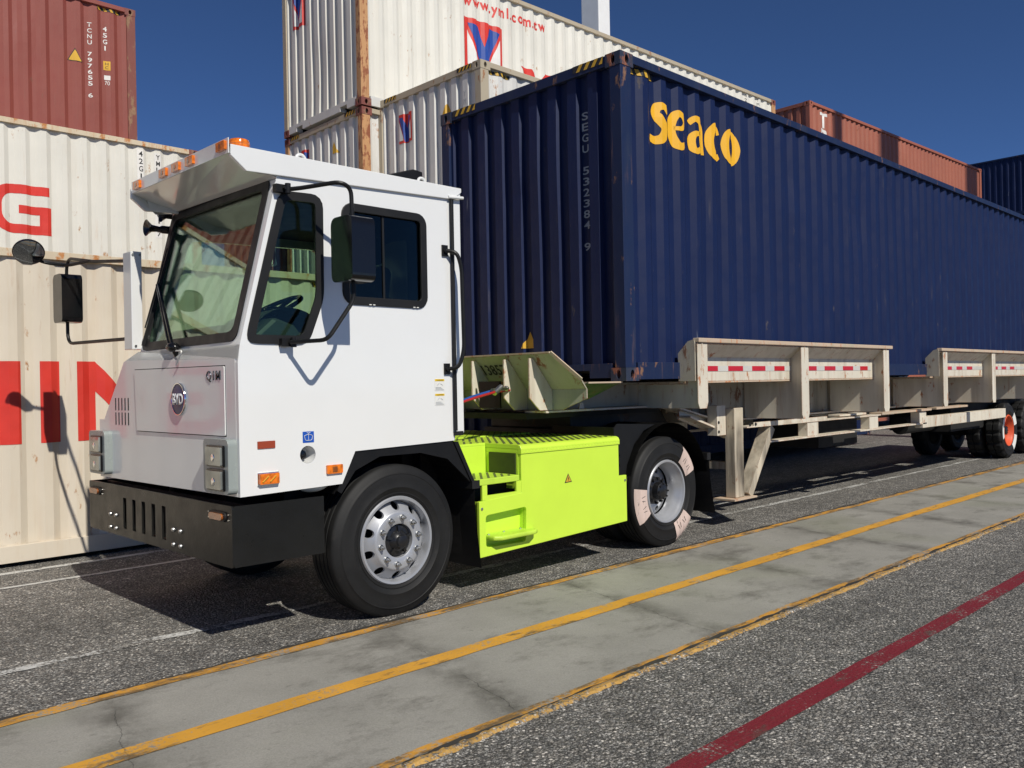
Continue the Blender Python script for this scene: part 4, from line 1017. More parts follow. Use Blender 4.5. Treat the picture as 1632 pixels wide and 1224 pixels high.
# sun visor: front strip + underside tray
bm = B()
prism(bm, [(YS-.02, 2.965), (YF-.17, 2.975), (YF-.17, 3.055), (YS-.02, 3.055)], front(-3.615), .006)
vs = [bm.verts.new(p) for p in ((-3.61, YS-.02, 2.967), (-3.61, YF-.17, 2.977), (-3.27, YF+.02, 2.90), (-3.30, YS-.02, 2.865))]; f = bm.faces.new(vs)
vs = [bm.verts.new(p) for p in ((-3.61, YS-.02, 3.015), (-3.30, YS-.02, 3.01), (-3.30, YF-.1, 3.01), (-3.61, YF-.17, 3.02))]; bm.faces.new(vs)
vs = [bm.verts.new(p) for p in ((-3.61, YF-.17, 2.977), (-3.61, YF-.17, 3.05), (-3.3, YF, 3.0), (-3.27, YF+.02, 2.90), (-3.42, YF-.10, 2.86))]; bm.faces.new(vs)
visor = tp('sun_visor', bm, M['white'])
for y in (1.43, .985, .785, .58, .15):
    bm = B(); prism(bm, rrect(y-.054, y+.054, 2.985, 3.040, .006), front(-3.634), .02); ml = tp('marker_light', bm, M['amber'], visor, bevel=.006)
    bm = B(); cyl(bm, (-3.6365, y, 3.013), (-3.632, y, 3.013), .014, 12); tp('bulb_mark', bm, M['amberdark'], ml)
_bz = 3.06; bm = B(); cyl(bm, (-3.33, .50, 3.0), (-3.33, .50, 3.06), .03); lathe(bm, [(.072, 0), (.074, .02), (.068, .022)], (-3.33, .50, _bz), axis='Z', n=32); lathe(bm, [(.066, .02), (.066, .105), (.060, .118), (.045, .124), (.001, .126)], (-3.33, .50, _bz), axis='Z', n=32)
for k in range(3): lathe(bm, [(.066, .035+k*.025), (.069, .04+k*.025), (.066, .045+k*.025)], (-3.33, .50, _bz), axis='Z', n=32)
tp('beacon_light', bm, M['amber'], smooth=True)
for x, y in ((-2.93, .42), (-1.90, .42)):
    bm = B(); mt = Matrix.Translation((x, y, 3.105)); n_ = 24; rg = []
    for i in range(n_):
        a = 2*PI*i/n_; rg.append([bm.verts.new(mt @ Vector(((.034+.011*math.cos(b2))*math.cos(a), .011*math.sin(b2), (.034+.011*math.cos(b2))*math.sin(a)))) for b2 in [2*PI*j/8 for j in range(8)]])
    for i in range(n_):
        for j in range(8): bm.faces.new((rg[i][j], rg[(i+1) % n_][j], rg[(i+1) % n_][(j+1) % 8], rg[i][(j+1) % 8]))
    cyl(bm, (x, y, 3.0), (x, y, 3.07), .02); tp('lifting_eye', bm, M['white'], smooth=True)
bm = B(); prism(bm, [(-1.76, 3.0), (-1.42, 3.0), (-1.42, 3.37), (-1.52, 3.38), (-1.80, 3.29)], lambda u, v, w: (u, 1.0+w, v), .5); box(bm, -1.76, -1.42, 1.0, 1.5, 1.2, 3.0); tp('air_cleaner_box', bm, M['black'], bevel=.01)
# horn on the far side
bm = B(); lathe(bm, [(.062, 0), (.05, .012), (.028, .04), (.02, .10), (.03, .12), (.03, .18)], (-3.40, YF+.13, 2.80), axis='X', n=24); lathe(bm, [(.062, 0), (.001, .03)], (-3.40, YF+.13, 2.80), axis='X', n=24); box(bm, -3.25, -3.2, YF, YF+.14, 2.78, 2.82); tp('horn', bm, M['plastic'], smooth=True)
bm = B(); lathe(bm, [(.05, 0), (.04, .012), (.02, .04), (.02, .15)], (-3.32, YF+.05, 2.89), axis='X', n=24); tp('horn', bm, M['plastic'], smooth=True)
# side fittings
def plate(name, x0, x1, z0, z1, mat, t=.003, r=.003, parent=None, bevel=0, Y=YS):
    bm = B(); prism(bm, rrect(x0, x1, z0, z1, r, 3), side(Y-t), t); return tp(name, bm, M[mat] if isinstance(mat, str) else mat, parent, bevel=bevel)
plate('reflector', -3.455, -3.338, 1.21, 1.255, 'redrefl', .006, bevel=.002)
ml = plate('marker_light', -3.455, -3.325, .995, 1.06, 'amber', .028, .006, bevel=.005); bm = B()
for k in range(2): bar(bm, (-3.44+k*.05, YS-.030, 1.01), (-3.40+k*.05, YS-.030, 1.045), .004, .012, (0, 1, 0))
tp('lamp_reflector', bm, M['hazy'], ml); plate('lamp_base', -3.46, -3.32, .985, 1.065, 'chrome', .008)
ml = plate('marker_light', -2.98, -2.862, 1.018, 1.075, 'amber', .016, .006, bevel=.005); plate('lamp_mark', -2.94, -2.905, 1.03, 1.063, 'amberdark', .019, .003, ml)
bs = plate('washer_sticker', -3.145, -3.065, 1.228, 1.298, 'blue_sign', .002)
bm = B(); tube(bm, [(-3.135, YS-.004, 1.272), (-3.105, YS-.004, 1.282), (-3.075, YS-.004, 1.272), (-3.082, YS-.004, 1.242), (-3.128, YS-.004, 1.242), (-3.135, YS-.004, 1.272)], .0016, 6, .01); tube(bm, [(-3.105, YS-.004, 1.245), (-3.105, YS-.004, 1.285)], .0014, 6); tube(bm, [(-3.118, YS-.004, 1.29), (-3.110, YS-.004, 1.292), (-3.105, YS-.004, 1.285), (-3.098, YS-.004, 1.292), (-3.09, YS-.004, 1.29)], .0014, 6, .004); tp('washer_symbol', bm, M['labelw'], bs)
bm = B(); lathe(bm, [(.057, .0), (.055, .03), (.048, .10), (.001, .10)], (-3.11, YS, 1.152), n=32); fl = tp('filler_recess', bm, M['white'], smooth=True)
bm = B(); lathe(bm, [(.030, .095), (.032, .06), (.028, .052), (.001, .05)], (-3.118, YS, 1.148), n=24); tp('filler_cap', bm, M['plastic'], fl, smooth=True)
for z in (1.535, 1.43):
    lb = plate('warning_label', -2.072, -1.982, z, z+.085, 'labelw', .002); plate('label_header', -2.070, -1.984, z+.068, z+.083, 'labely', .0035, .001, lb)
    b_ = glyphs('WARNING' if z > 1.5 else 'CAUTION', 0); fit2d(b_, -2.058, -1.996, z+.0715, z+.0795)
    for v in b_.verts: v.co = Vector((v.co.x, YS-.005, v.co.y))
    tp('label_text', b_, M['ink'], lb)
    bm = B()
    for k in range(3): box(bm, -2.065, -1.99-.012*k, YS-.0035, YS-.0025, z+.006+k*.008, z+.009+k*.008)
    bar(bm, (-2.05, YS-.003, z+.038), (-2.03, YS-.003, z+.055), .001, .004, (0, 1, 0)); bar(bm, (-2.02, YS-.003, z+.05), (-2.0, YS-.003, z+.038), .001, .004, (0, 1, 0)); tp('label_lines', bm, M['inkgrey'], lb)
# --- mirrors
def mirror_head(c, ax, wdt, h, d, name, parent=None):
    """rounded housing, glass faces +X"""
    bm = B(); o_ = rpoly([(-wdt/2, -h*.46), (-wdt*.36, -h/2), (wdt*.40, -h/2), (wdt/2, -h*.42), (wdt/2, h*.42), (wdt*.38, h/2), (-wdt*.34, h/2), (-wdt/2, h*.44)], .03)
    prism(bm, o_, lambda u, v, w: (c[0]-d/2+w, c[1]+u, c[2]+v), d); mh = tp(name, bm, M['plastic'], parent, bevel=d*.22, seg=3)
    bm = B(); prism(bm, rpoly([(-wdt*.42, -h*.44), (wdt*.42, -h*.44), (wdt*.42, h*.44), (-wdt*.42, h*.44)], .02), lambda u, v, w: (c[0]+d/2+.001+w, c[1]+u, c[2]+v), .003); tp('mirror_glass', bm, M['mirror'], mh)
    return mh
# near (driver) side
arm = B(); tube(arm, [(-3.27, YS-.02, 2.795), (-3.20, YS-.10, 2.80), (-3.03, YS-.30, 2.83), (-2.955, YS-.305, 2.80), (-2.95, YS-.305, 2.60)], .0135, fil=.05); tp('mirror_arm', arm, M['black'], smooth=True); arm = B()
tube(arm, [(-2.95, YS-.305, 2.24), (-2.95, YS-.305, 2.11), (-3.135, YS-.29, 1.86), (-3.25, YS-.06, 1.855)], .0135, fil=.05)
ma = tp('mirror_arm', arm, M['black'], smooth=True)
for z, x in ((2.80, -3.27), (1.855, -3.25)):
    bm = B(); box(bm, x-.05, x+.035, YS-.045, YS, z-.024, z+.024); cyl(bm, (x+.02, YS-.06, z-.03), (x+.02, YS-.06, z+.03), .018); cyl(bm, (x, YS-.05, z), (x, YS-.07, z), .010, 6); tp('arm_clamp', bm, M['black'], ma)
mh = mirror_head((-2.945, YS-.30, 2.42), 0, .23, .40, .17, 'mirror')
# far side: white post, arms, head and round convex mirror
bm = B(); box(bm, -3.555, -3.475, 1.755, 1.905, 1.88, 2.60); tp('mirror_post', bm, M['white'], bevel=.005)
bm = B()
for x in (-3.54, -3.49): cyl(bm, (x, 1.748, 2.575), (x, 1.755, 2.575), .009, 8)
cyl(bm, (-3.53, 1.748, 1.905), (-3.53, 1.755, 1.905), .009, 8); tp('bolt', bm, M['steel'])
arm = B(); tube(arm, [(-3.53, 1.90, 2.545), (-3.58, 2.45, 2.60), (-3.60, 2.95, 2.68), (-3.60, 3.02, 2.62), (-3.60, 3.02, 2.50)], .0135, fil=.06)
tube(arm, [(-3.585, 2.50, 2.61), (-3.66, 2.80, 2.60), (-3.80, 2.90, 2.62), (-3.90, 2.92, 2.665)], .0125, fil=.06)
tp('mirror_arm', arm, M['black'], smooth=True); arm = B(); tube(arm, [(-3.60, 3.02, 2.20), (-3.60, 3.02, 1.98), (-3.53, 1.90, 1.965)], .0135, fil=.10); ma2 = tp('mirror_arm', arm, M['black'], smooth=True)
mirror_head((-3.60, 3.00, 2.35), 0, .22, .40, .16, 'mirror')
bm = B(); mt = Matrix.Translation((-3.93, 2.85, 2.70)) @ Vector((-.20, -.75, -.62)).to_track_quat('X', 'Z').to_matrix().to_4x4()
lathe(bm, [(.001, -.050), (.06, -.044), (.095, -.022), (.112, .006), (.115, .020), (.108, .026)], (0, 0, 0), axis='X', n=40)
for v in bm.verts: v.co = mt @ v.co
rm_ = tp('round_mirror', bm, M['plastic'], smooth=True)
bm = B(); lathe(bm, [(.108, .028), (.07, .040), (.001, .048)], (0, 0, 0), axis='X', n=40)
for v in bm.verts: v.co = mt @ v.co
tp('mirror_glass', bm, M['mirror_round'], rm_, smooth=True)
# --- wipers
def wiper(u0, u1, v1):
    base = Vector(wsf(u0, .02, -.045)); tip = Vector(wsf(u1, v1, -.04)); bm = B(); tube(bm, [base, tip], .012, 8); tube(bm, [base+Vector((-.01, .04, .015)), tip+Vector((0, .03, .0))], .009, 8); ball(bm, base, .042, (1, 1.5, .8)); cyl(bm, base, base+Vector((.03, 0, -.06)), .018)
    wa = tp('wiper', bm, M['plastic'], smooth=True)
    bm = B(); d = Vector(wsf(u1+.0, v1+.32, -.022))-Vector(wsf(u1+.06, v1-.42, -.022)); a = Vector(wsf(u1+.05, v1-.40, -.020)); b2 = Vector(wsf(u1-.01, v1+.36, -.020)); bar(bm, a, b2, .012, .022, nrm); bar(bm, a.lerp(b2, .15)-(-nrm)*.02, a.lerp(b2, .85)-(-nrm)*.02, .01, .008, nrm); bar(bm, tip, a.lerp(b2, .5), .02, .02, nrm); tp('wiper_blade', bm, M['rubber'], wa)
wiper(.56, .90, .46)
bm = B(); tube(bm, [Vector(wsf(.55, .0, -.03)), (-3.60, .80, 1.83), (-3.59, .92, 1.74)], .005, 8, .04); tp('washer_hose', bm, M['labelw'])
# --- bumper
XB = -3.625
slots = [rrect(1.05+k*.172, 1.05+k*.172+.062, .575, .80, .004, 1) for k in range(5)]
bm = B(); prism(bm, rpoly([(YS, .515), (2.495, .515), (2.495, .882), (YS, .882)], .02, 3), front(XB), .012, slots)
bump = tp('bumper', bm, M['bumper'])
bm = B(); box(bm, XB+.0125, -3.0, YS+.001, YS+.013, .517, .880); box(bm, XB+.0125, -3.0, 2.48, 2.494, .517, .88); box(bm, XB+.0125, -3.0, YS+.014, 2.479, .52, .53); tp('bumper_side', bm, M['bumper'], bump)
bm = B(); box(bm, -3.50, -3.48, YS+.02, 2.47, .54, .87); tp('bumper_back', bm, M['dark'], bump)
for y, z in [(a, b_) for a in (.815, .925, 1.935, 2.045) for b_ in (.563, .660)]:
    bm = B(); lathe(bm, [(.016, .0), (.016, -.006), (.011, -.014), (.001, -.017)], (XB, y, z), axis='X', n=12); tp('bolt', bm, M['steel'], bump, smooth=True)
for y in (.275, 2.345):
    bm = B(); prism(bm, rrect(y-.105, y+.105, .782, .842, .03), front(XB-.012), .012); tl = tp('turn_signal', bm, M['rubber'], bump, bevel=.004)
    bm = B(); prism(bm, rrect(y-.085, y+.085, .792, .832, .02), front(XB-.024), .014); tp('signal_lens', bm, M['amberdark'], tl, bevel=.006)
    bm = B()
    for dy in (-.13, .13):
        for dz in (.795, .828): cyl(bm, (XB-.004, y+dy, dz), (XB, y+dy, dz), .005, 8)
    tp('rivet', bm, M['steel'], tl)
# --- front arch and fenders
bm = B(); prism(bm, [(-2.89, .90), (-2.775, 1.155), (-1.90, 1.172), (-1.72, .86), (-1.735, .85), (-1.955, 1.04), (-2.2, 1.10), (-2.55, 1.10), (-2.75, 1.02), (-2.86, .88)], side(YS+.012), .02)
tp('wheel_arch', bm, M['black'])
bm = B()
arc = [(-2.9+0, .88), (-2.85, .98), (-2.72, 1.10), (-2.50, 1.165), (-2.2, 1.165), (-1.98, 1.12), (-1.82, 1.0), (-1.715, .85)]
for a, b_ in zip(arc, arc[1:]):
    vs = [bm.verts.new(p) for p in ((a[0], YS+.03, a[1]), (b_[0], YS+.03, b_[1]), (b_[0], .62, b_[1]), (a[0], .62, a[1]))]; bm.faces.new(vs)
box(bm, -3.0, -1.705, .60, .64, .5, 1.16); box(bm, -1.90, -1.705, .498, .599, .5, 1.07); tp('fender_liner', bm, M['black'])
bm = B(); prism(bm, [(-1.90, 1.16), (-1.86, 1.16), (-1.70, .845), (-1.73, .845)], side(YS+.001), .4); tp('fender', bm, M['black'])
bm = B(); box(bm, -1.735, -1.66, YS-.005, .52, .80, .86); n = 8
prev = None
for i in range(n+1):
    t = i/n; z = .82-.62*t; x = -1.705+.05*t*t
    row = [bm.verts.new((x, YS+.0+.005*math.sin(6*t), z)), bm.verts.new((x+.012*math.sin(3*t), .30, z)), bm.verts.new((x, .52, z))]
    if prev:
        for k in range(2): bm.faces.new((prev[k], row[k], row[k+1], prev[k+1]))
    prev = row
tp('mudflap', bm, M['rubber'])
bm = B(); ball(bm, (-3.02, .20, .945), .10, (1.1, .6, .45)); tp('washer_tank', bm, M['white_plastic'], smooth=True)
# --- chassis frame
bm = B()
for y in (.88, 1.72): box(bm, -3.3, 1.6, y-.04, y+.04, .68, .95)
for x in (-3.2, -1.7, -.3, 1.5): box(bm, x, x+.08, .9, 1.7, .70, .93)
box(bm, -3.1, -2.0, .6, 2.0, .93, 1.16); box(bm, -2.5, -2.3, .4, 2.2, .40, .60); box(bm, .70, .86, .5, 2.1, .42, .60); tp('chassis_frame', bm, M['dark'])
bm = B(); box(bm, .05, 1.55, .72, 1.9, .95, 1.14); prism(bm, [(.1, 1.14), (1.6, 1.14), (1.75, 1.04), (1.5, 1.30), (.1, 1.32)], lambda u, v, w: (u, .75+w, v), 1.1); tp('fifth_wheel', bm, M['grease'], bevel=.01)
# --- wheels
front_wheel(T, (-2.41+1.4, YS+.018-1.3, .512))
fwo = [c for c in T.children if c.name.startswith('wheel') and c.type == 'MESH' and len(c.children)]
rear_wheel(T, (.80+1.4, .165-1.3, .522), (M['rim'], M['hubblack']), chalk=True)
for (x, y) in ((-2.41, 2.10),):
    bm = B(); wh = obj('wheel', None, M['rim'], T); lathe(bm, [(.28, .0), (.27, .25)], (x+1.4, y-1.3, .512), n=32); me = bpy.data.meshes.new('wheel'); bm.to_mesh(me); bm.free(); me.materials.append(M['rim']); wh.data = me; tyre(wh, (x+1.4, y-1.3, .512), .522, .29, .297)
bm = B(); wh = obj('wheel', None, M['rim'], T); lathe(bm, [(.28, .0), (.27, .25)], (.80+1.4, 1.85-1.3, .522), n=32); me = bpy.data.meshes.new('wheel'); bm.to_mesh(me); bm.free(); me.materials.append(M['rim']); wh.data = me; tyre(wh, (.80+1.4, 1.85-1.3, .522), .522, .28, .294)
# --- lime green battery box
XG0, XG1, XG2, XG3 = -1.665, -1.215, 0.0, .105
rec = rpoly([(-1.60, .345), (-1.175, .335), (-1.165, .605), (-1.60, .585)], .03)
bm = B(); prism(bm, [(XG0, .275), (XG3, .335), (XG3, .745), (XG2, .745), (XG2, 1.027), (XG1, 1.027), (XG1, .72), (XG0, .695)], side(YS), .03, [rec])
bb_ = tp('battery_box', bm, M['lime'], bevel=.004)
bm = B(); prism(bm, [(-1.62, .32), (-1.16, .32), (-1.15, .62), (-1.62, .60)], side(YS+.075), .01); tp('recess_panel', bm, M['lime'], bb_)
bm = B()
for a, b_ in zip(rec, rec[1:]+rec[:1]):
    vs = [bm.verts.new(p) for p in ((a[0], YS+.03, a[1]), (b_[0], YS+.03, b_[1]), (b_[0], YS+.076, b_[1]), (a[0], YS+.076, a[1]))]; bm.faces.new(vs)
tp('recess_edge', bm, M['lime'], bb_)
bm = B(); prism(bm, [(-1.575, YS+.075), (-1.575, YS-.055), (-1.52, YS-.095), (-1.16, YS-.095), (-1.10, YS-.06), (-1.10, YS-.0), (-1.2, YS+.075)], flatz(.432), .035); st = tp('foot_step', bm, M['limedirty'], bb_, bevel=.012)
bm = B()
for x, y in ((-1.55, .11), (-1.38, .12), (-1.2, .12)): lathe(bm, [(.011, 0), (.009, .006), (.001, .008)], (x, y+.02, .433), axis='Z', n=8)
tp('bolt', bm, M['steel'], st)
bm = B(); box(bm, XG0+.01, XG3-.01, YS+.086, YS+.5, .33, .345); box(bm, XG0+.01, XG0+.02, YS+.03, YS+.5, .345, .69); box(bm, XG3-.02, XG3-.01, YS+.03, YS+.5, .345, .74); tp('box_bottom', bm, M['lime'], bb_)
def diag(bm, xa, xb, ya, yb, z, st=.072, wd=.026, k=.86):
    """anti-slip bars laid diagonally across a deck"""
    x0 = xa-(yb-ya)*k
    while x0 < xb:
        lo = max(ya, ya+(xa-x0)/k); hi = min(yb, ya+(xb-wd-x0)/k)
        if hi-lo > .02:
            q = [(x0+(lo-ya)*k, lo), (x0+(lo-ya)*k+wd, lo), (x0+(hi-ya)*k+wd, hi), (x0+(hi-ya)*k, hi)]
            prism(bm, q, flatz(z), .0012)
        x0 += st
# top deck with rounded near edge
prof = [(YS+.0, 1.022), (YS-.008, 1.024), (YS-.008, 1.062), (YS+.004, 1.084), (YS+.028, 1.094), (1.08, 1.098), (1.08, 1.062), (YS+.03, 1.062), (YS+.03, 1.024)]
bm = B(); prism(bm, prof, lambda u, v, w: (XG1-.005+w, u, v), XG2-XG1+.012); tdk = tp('deck_cover', bm, M['lime'], bb_, bevel=.003)
bm = B()
diag(bm, XG1+.01, XG2-.01, YS+.032, 1.06, 1.0986)
tp('tread_strip', bm, M['limestrip'], tdk)
bm = B()
for k in range(30):
    for j in range(2):
        x = XG1+.02+k*.04+.02*j; bar(bm, (x, YS-.009, 1.033+.018*j), (x+.014, YS-.009, 1.042+.018*j), .003, .0035, (0, 1, 0))
tp('tread_lozenge', bm, M['lime'], tdk)
bm = B(); box(bm, -1.93, XG1-.01, .50, 1.08, 1.077, 1.098); box(bm, -1.70, XG1-.01, .50, .53, .80, 1.077); tp('upper_step', bm, M['lime'], bb_, bevel=.003)
bm = B()
diag(bm, -1.92, XG1-.015, .51, 1.06, 1.0986)
tp('tread_strip', bm, M['limestrip'], bb_)
bm = B(); box(bm, XG1-.012, XG1+.01, YS+.056, .46, .82, 1.024); tp('opening_shade', bm, M['limeshade'], bb_)  # solid block; the hollow's shade is put into its dark colour
bm = B(); box(bm, XG1-.004, XG1+.012, YS+.0315, YS+.055, .745, 1.0615); box(bm, XG1-.004, XG1+.012, YS+.0555, .52, 1.025, 1.0615); box(bm, XG1-.004, XG1+.012, .461, .52, .745, 1.0245); box(bm, XG1-.004, XG1+.012, YS+.0555, .4605, .745, .8195); tp('opening_frame', bm, M['lime'], bb_, bevel=.002)
bm = B(); box(bm, -1.69, XG1-.022, YS+.0, .49, .815, .862); s2 = tp('middle_step', bm, M['limedirty'], bb_, bevel=.005)
bm = B()
diag(bm, -1.68, XG1-.03, YS+.02, .48, .8626)
tp('tread_strip', bm, M['limestrip'], s2)
bm = B(); box(bm, -1.63, XG1-.002, YS+.002, YS+.02, .70, .735); box(bm, -1.63, -1.58, YS+.002, YS+.02, .735, .815); box(bm, -1.27, XG1-.002, YS+.002, YS+.02, .735, .815); tp('step_bracket', bm, M['lime'], s2)
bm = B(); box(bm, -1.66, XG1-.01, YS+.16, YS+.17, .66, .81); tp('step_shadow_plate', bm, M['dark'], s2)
# middle deck (diamond plate) between the boxes
m_, nt_, b2_ = newmat('lime_diamond_plate'); v_ = wcoords(nt_); mp_ = N(nt_, 'ShaderNodeMapping'); mp_.inputs['Rotation'].default_value = (0, 0, .78); L(nt_, v_, mp_.inputs[0])
br_ = N(nt_, 'ShaderNodeTexBrick'); br_.offset = 0; br_.inputs['Scale'].default_value = 1; br_.inputs['Mortar Size'].default_value = .006; br_.inputs['Brick Width'].default_value = .062; br_.inputs['Row Height'].default_value = .062
for i_, c__ in ((1, (.54, .78, .05)), (2, (.50, .74, .05)), (3, (.14, .22, .02))): br_.inputs[i_].default_value = (*c__, 1)
L(nt_, mp_.outputs[0], br_.inputs[0]); L(nt_, br_.outputs[0], b2_.inputs['Base Color']); b2_.inputs['Roughness'].default_value = .5; M['diamond'] = m_
bm = B(); box(bm, -1.88, -.10, 1.095, 2.0, 1.09, 1.108); tp('catwalk', bm, M['diamond'], bevel=.003)
wl = plate('warning_triangle', -.71, -.628, .752, .754, 'hazy', .001)
bm = B(); prism(bm, [(-.714, .748), (-.626, .752), (-.670, .824)], side(YS-.002), .002); wl2 = tp('warning_triangle', bm, M['ink'], bb_)
bm = B(); prism(bm, [(-.703, .755), (-.637, .758), (-.670, .812)], side(YS-.0035), .001); tp('triangle_face', bm, M['hazy'], wl2)
bm = B(); tube(bm, [(-.666, YS-.005, .797), (-.674, YS-.005, .782), (-.667, YS-.005, .782), (-.672, YS-.005, .765)], .002, 5, .001); tp('bolt_symbol', bm, M['ink'], wl2)
bm = B()
for x, z in ((-1.64, .64), (.08, .70)): lathe(bm, [(.012, .0), (.011, -.005), (.001, -.007)], (x, YS, z), n=10)
tp('bolt', bm, M['steel'], bb_)
# --- rear fender and flap
bm = B(); xc, zc, rf = .80, .50, .64
o_ = [(0.01, .76), (0.01, 1.20), (.08, 1.215), (.60, 1.20)]
arch = [(xc+rf*math.cos(t), zc+rf*math.sin(t)*1.06) for t in [math.radians(a) for a in range(14, 168, 7)]]
for (a, b_) in zip(arch, arch[1:]):
    vs = [bm.verts.new(p) for p in ((a[0], YS+.02, a[1]), (b_[0], YS+.02, b_[1]), (b_[0], .88, b_[1]), (a[0], .88, a[1]))]; bm.faces.new(vs)
bmesh.ops.solidify(bm, geom=bm.faces, thickness=.01); rf_ = tp('rear_fender', bm, M['black'])
bm = B(); prism(bm, [(0.012, .50), (0.012, 1.16), (.06, 1.20), (.62, 1.17), (.45, 1.12), (.30, 1.0), (.19, .82), (.15, .62), (.15, .5)], side(YS+.06), .01); tp('fender_cheek', bm, M['black'], rf_)
bm = B(); box(bm, 0.012, .03, YS+.07, .9, .5, 1.17)
for z in (.83, .92): cyl(bm, (.09, YS+.052, z), (.09, YS+.06, z), .012, 8)
tp('fender_bracket', bm, M['black'], rf_)
bm = B(); box(bm, 1.40, 1.46, YS, .84, .78, .85); prev = None
for i in range(9):
    t = i/8; z = .86-.62*t; x = 1.43+.10*t*t; row = [bm.verts.new((x, YS, z)), bm.verts.new((x+.01*math.sin(4*t), .45, z)), bm.verts.new((x, .84, z))]
    if prev:
        for k in range(2): bm.faces.new((prev[k], row[k], row[k+1], prev[k+1]))
    prev = row
tp('mudflap', bm, M['rubber'])
# --- air lines between cab and trailer
for mat, off, nm in (('redhose', 0, 'air_hose'), ('bluehose', .035, 'air_hose')):
    bm = B(); pts = [(-1.78, .62+off, 1.62)]
    for k in range(4): pts += [(-1.72+k*.04, .58+off, 1.42+.03*k), (-1.70+k*.04, .60+off, 1.52-.02*k)]
    pts += [(-1.55, .58+off, 1.40), (-1.25, .56+off, 1.47+off*.3), (-1.0, .60+off, 1.51+off*.3), (-.62, .80, 1.52)]; tube(bm, pts, .011, 8, .04); tp(nm, bm, M[mat], smooth=True)
bm = B(); cyl(bm, (-1.05, .595, 1.525), (-.80, .68, 1.535), .014); cyl(bm, (-1.02, .60, 1.50), (-.92, .62, 1.55), .025); ball(bm, (-.79, .69, 1.535), .024); tp('hose_coupling', bm, M['steel'], smooth=True)

# ================================================================== trailer chassis
K = thing('container_trailer', 'cream painted skeletal yard trailer with rusty edges and red and white reflective tape', 'trailer', (6.0, 1.22, 0))
KI = Matrix.Translation((-6.0, -1.22, 0))
def kp(name, bm, mat, parent=None, **k):
    o = obj(name, bm, M[mat] if isinstance(mat, str) else mat, None, **k)
    if parent is None: o.parent = K; o.matrix_parent_inverse = KI
    else: o.parent = parent
    return o
for yc in (.62, 1.82):
    bm = B(); box(bm, -.50, 1.92, yc-.008, yc+.008, 1.335, 1.545); box(bm, 1.92, 13.9, yc-.008, yc+.008, 1.135, 1.545); mb = kp('main_beam', bm, 'trailer_grey')
    bm = B(); box(bm, -.50, 13.9, yc-.09, yc+.09, 1.545, 1.565); kp('top_flange', bm, 'trailer_grey', mb)
    bm = B(); box(bm, -.55, 1.35, yc-.17, yc+.09, 1.315, 1.333); box(bm, 2.25, 13.9, yc-.10, yc+.09, 1.112, 1.133); bar(bm, (1.35, yc-.04, 1.322), (2.25, yc-.04, 1.122), .22, .018); kp('bottom_flange', bm, 'trailer', mb)
    bm = B()
    for x in (2.05, 3.0, 3.95, 5.1, 6.2, 7.2, 8.3, 9.3, 10.4): box(bm, x, x+.02, yc-.085, yc-.009, 1.135, 1.544)
    kp('stiffener', bm, 'trailer_grey', mb)
bm = B()
for x in (-.3, .9, 2.1, 3.2, 4.4, 5.6, 6.8, 8.0, 9.2, 10.4, 12.4): box(bm, x, x+.1, .64, 1.80, 1.30, 1.54)
kp('cross_member', bm, 'trailer_grey')
# front bolster: leaning guide plate with gussets
y0, y1 = .06, 2.38
bm = B(); pl = [(y0, 1.595), (.235, 1.825), (y1-.175, 1.825), (y1, 1.595), (y1, 1.52), (y0, 1.52)]
prism(bm, pl, lambda u, v, w: (-.715+(1.825-v)*.82+w, u, v), .014)
gp = kp('guide_plate', bm, 'trailer_green')
bm = B(); prism(bm, [(y0, 1.522), (y1, 1.522), (y1, 1.45), (2.1, 1.34), (.34, 1.34), (y0, 1.44)], lambda u, v, w: (-.463+w, u, v), .014); kp('guide_plate', bm, 'trailer_green')
bm = B(); bar(bm, (-.715, .235, 1.832), (-.715, y1-.175, 1.832), .03, .014); bar(bm, (-.715, .235, 1.832), (-.53, y0-.004, 1.60), .03, .014, (1, 0, 0)); kp('worn_edge', bm, 'trailer_edge')
for yg in (.46, .77, 1.19, 1.62, 2.0):
    bm = B(); prism(bm, [(-.745, 1.79), (-.745, 1.45), (-.62, 1.34), (-.45, 1.34), (-.468, 1.52), (-.695, 1.79)], lambda u, v, w: (u, yg-.007+w, v), .014); kp('gusset', bm, 'trailer')
bm = B(); box(bm, -.42, -.40, .36, 2.08, 1.345, 1.50); kp('bolster_web', bm, 'trailer_grey')
bm = B()   # slanted scraped end of the bolster box
vs = [(-.455, .055, 1.575), (.02, .055, 1.575), (-.10, .36, 1.42), (-.445, .30, 1.42)]; f = bm.faces.new([bm.verts.new(p) for p in vs]); bmesh.ops.solidify(bm, geom=bm.faces, thickness=.012); kp('scraped_plate', bm, 'trailer_scrape')
bm = B(); box(bm, -.44, .02, .055, 2.38, 1.565, 1.578); kp('bolster_top', bm, 'trailer_edge')
vs = [(-.62, .06, 1.56), (-.60, .055, 1.585), (-.45, .30, 1.42), (-.45, .32, 1.40)]
bm = B(); prism(bm, [(-.06, 1.335), (.02, 1.335), (-.005, 1.39), (-.04, 1.39)], lambda u, v, w: (u, .50+w, v), .012); kp('tab', bm, 'trailer')
b_ = glyphs('13857', .015, 1.05); fit2d(b_, 0, .31, 0, .092); _z = 1.655
for v in b_.verts: zz_ = _z+v.co.y; v.co = Vector((-.715+(1.825-zz_)*.82-.006, 1.172-v.co.x, zz_))
kp('stencilled_number', b_, 'ink', gp)
bm = B(); box(bm, -.62, 1.3, .62, 1.85, 1.26, 1.312); kp('coupler_plate', bm, 'dark')
bm = B(); box(bm, -.72, -.70, .85, 1.12, 1.36, 1.60); kp('connector_box', bm, 'black')
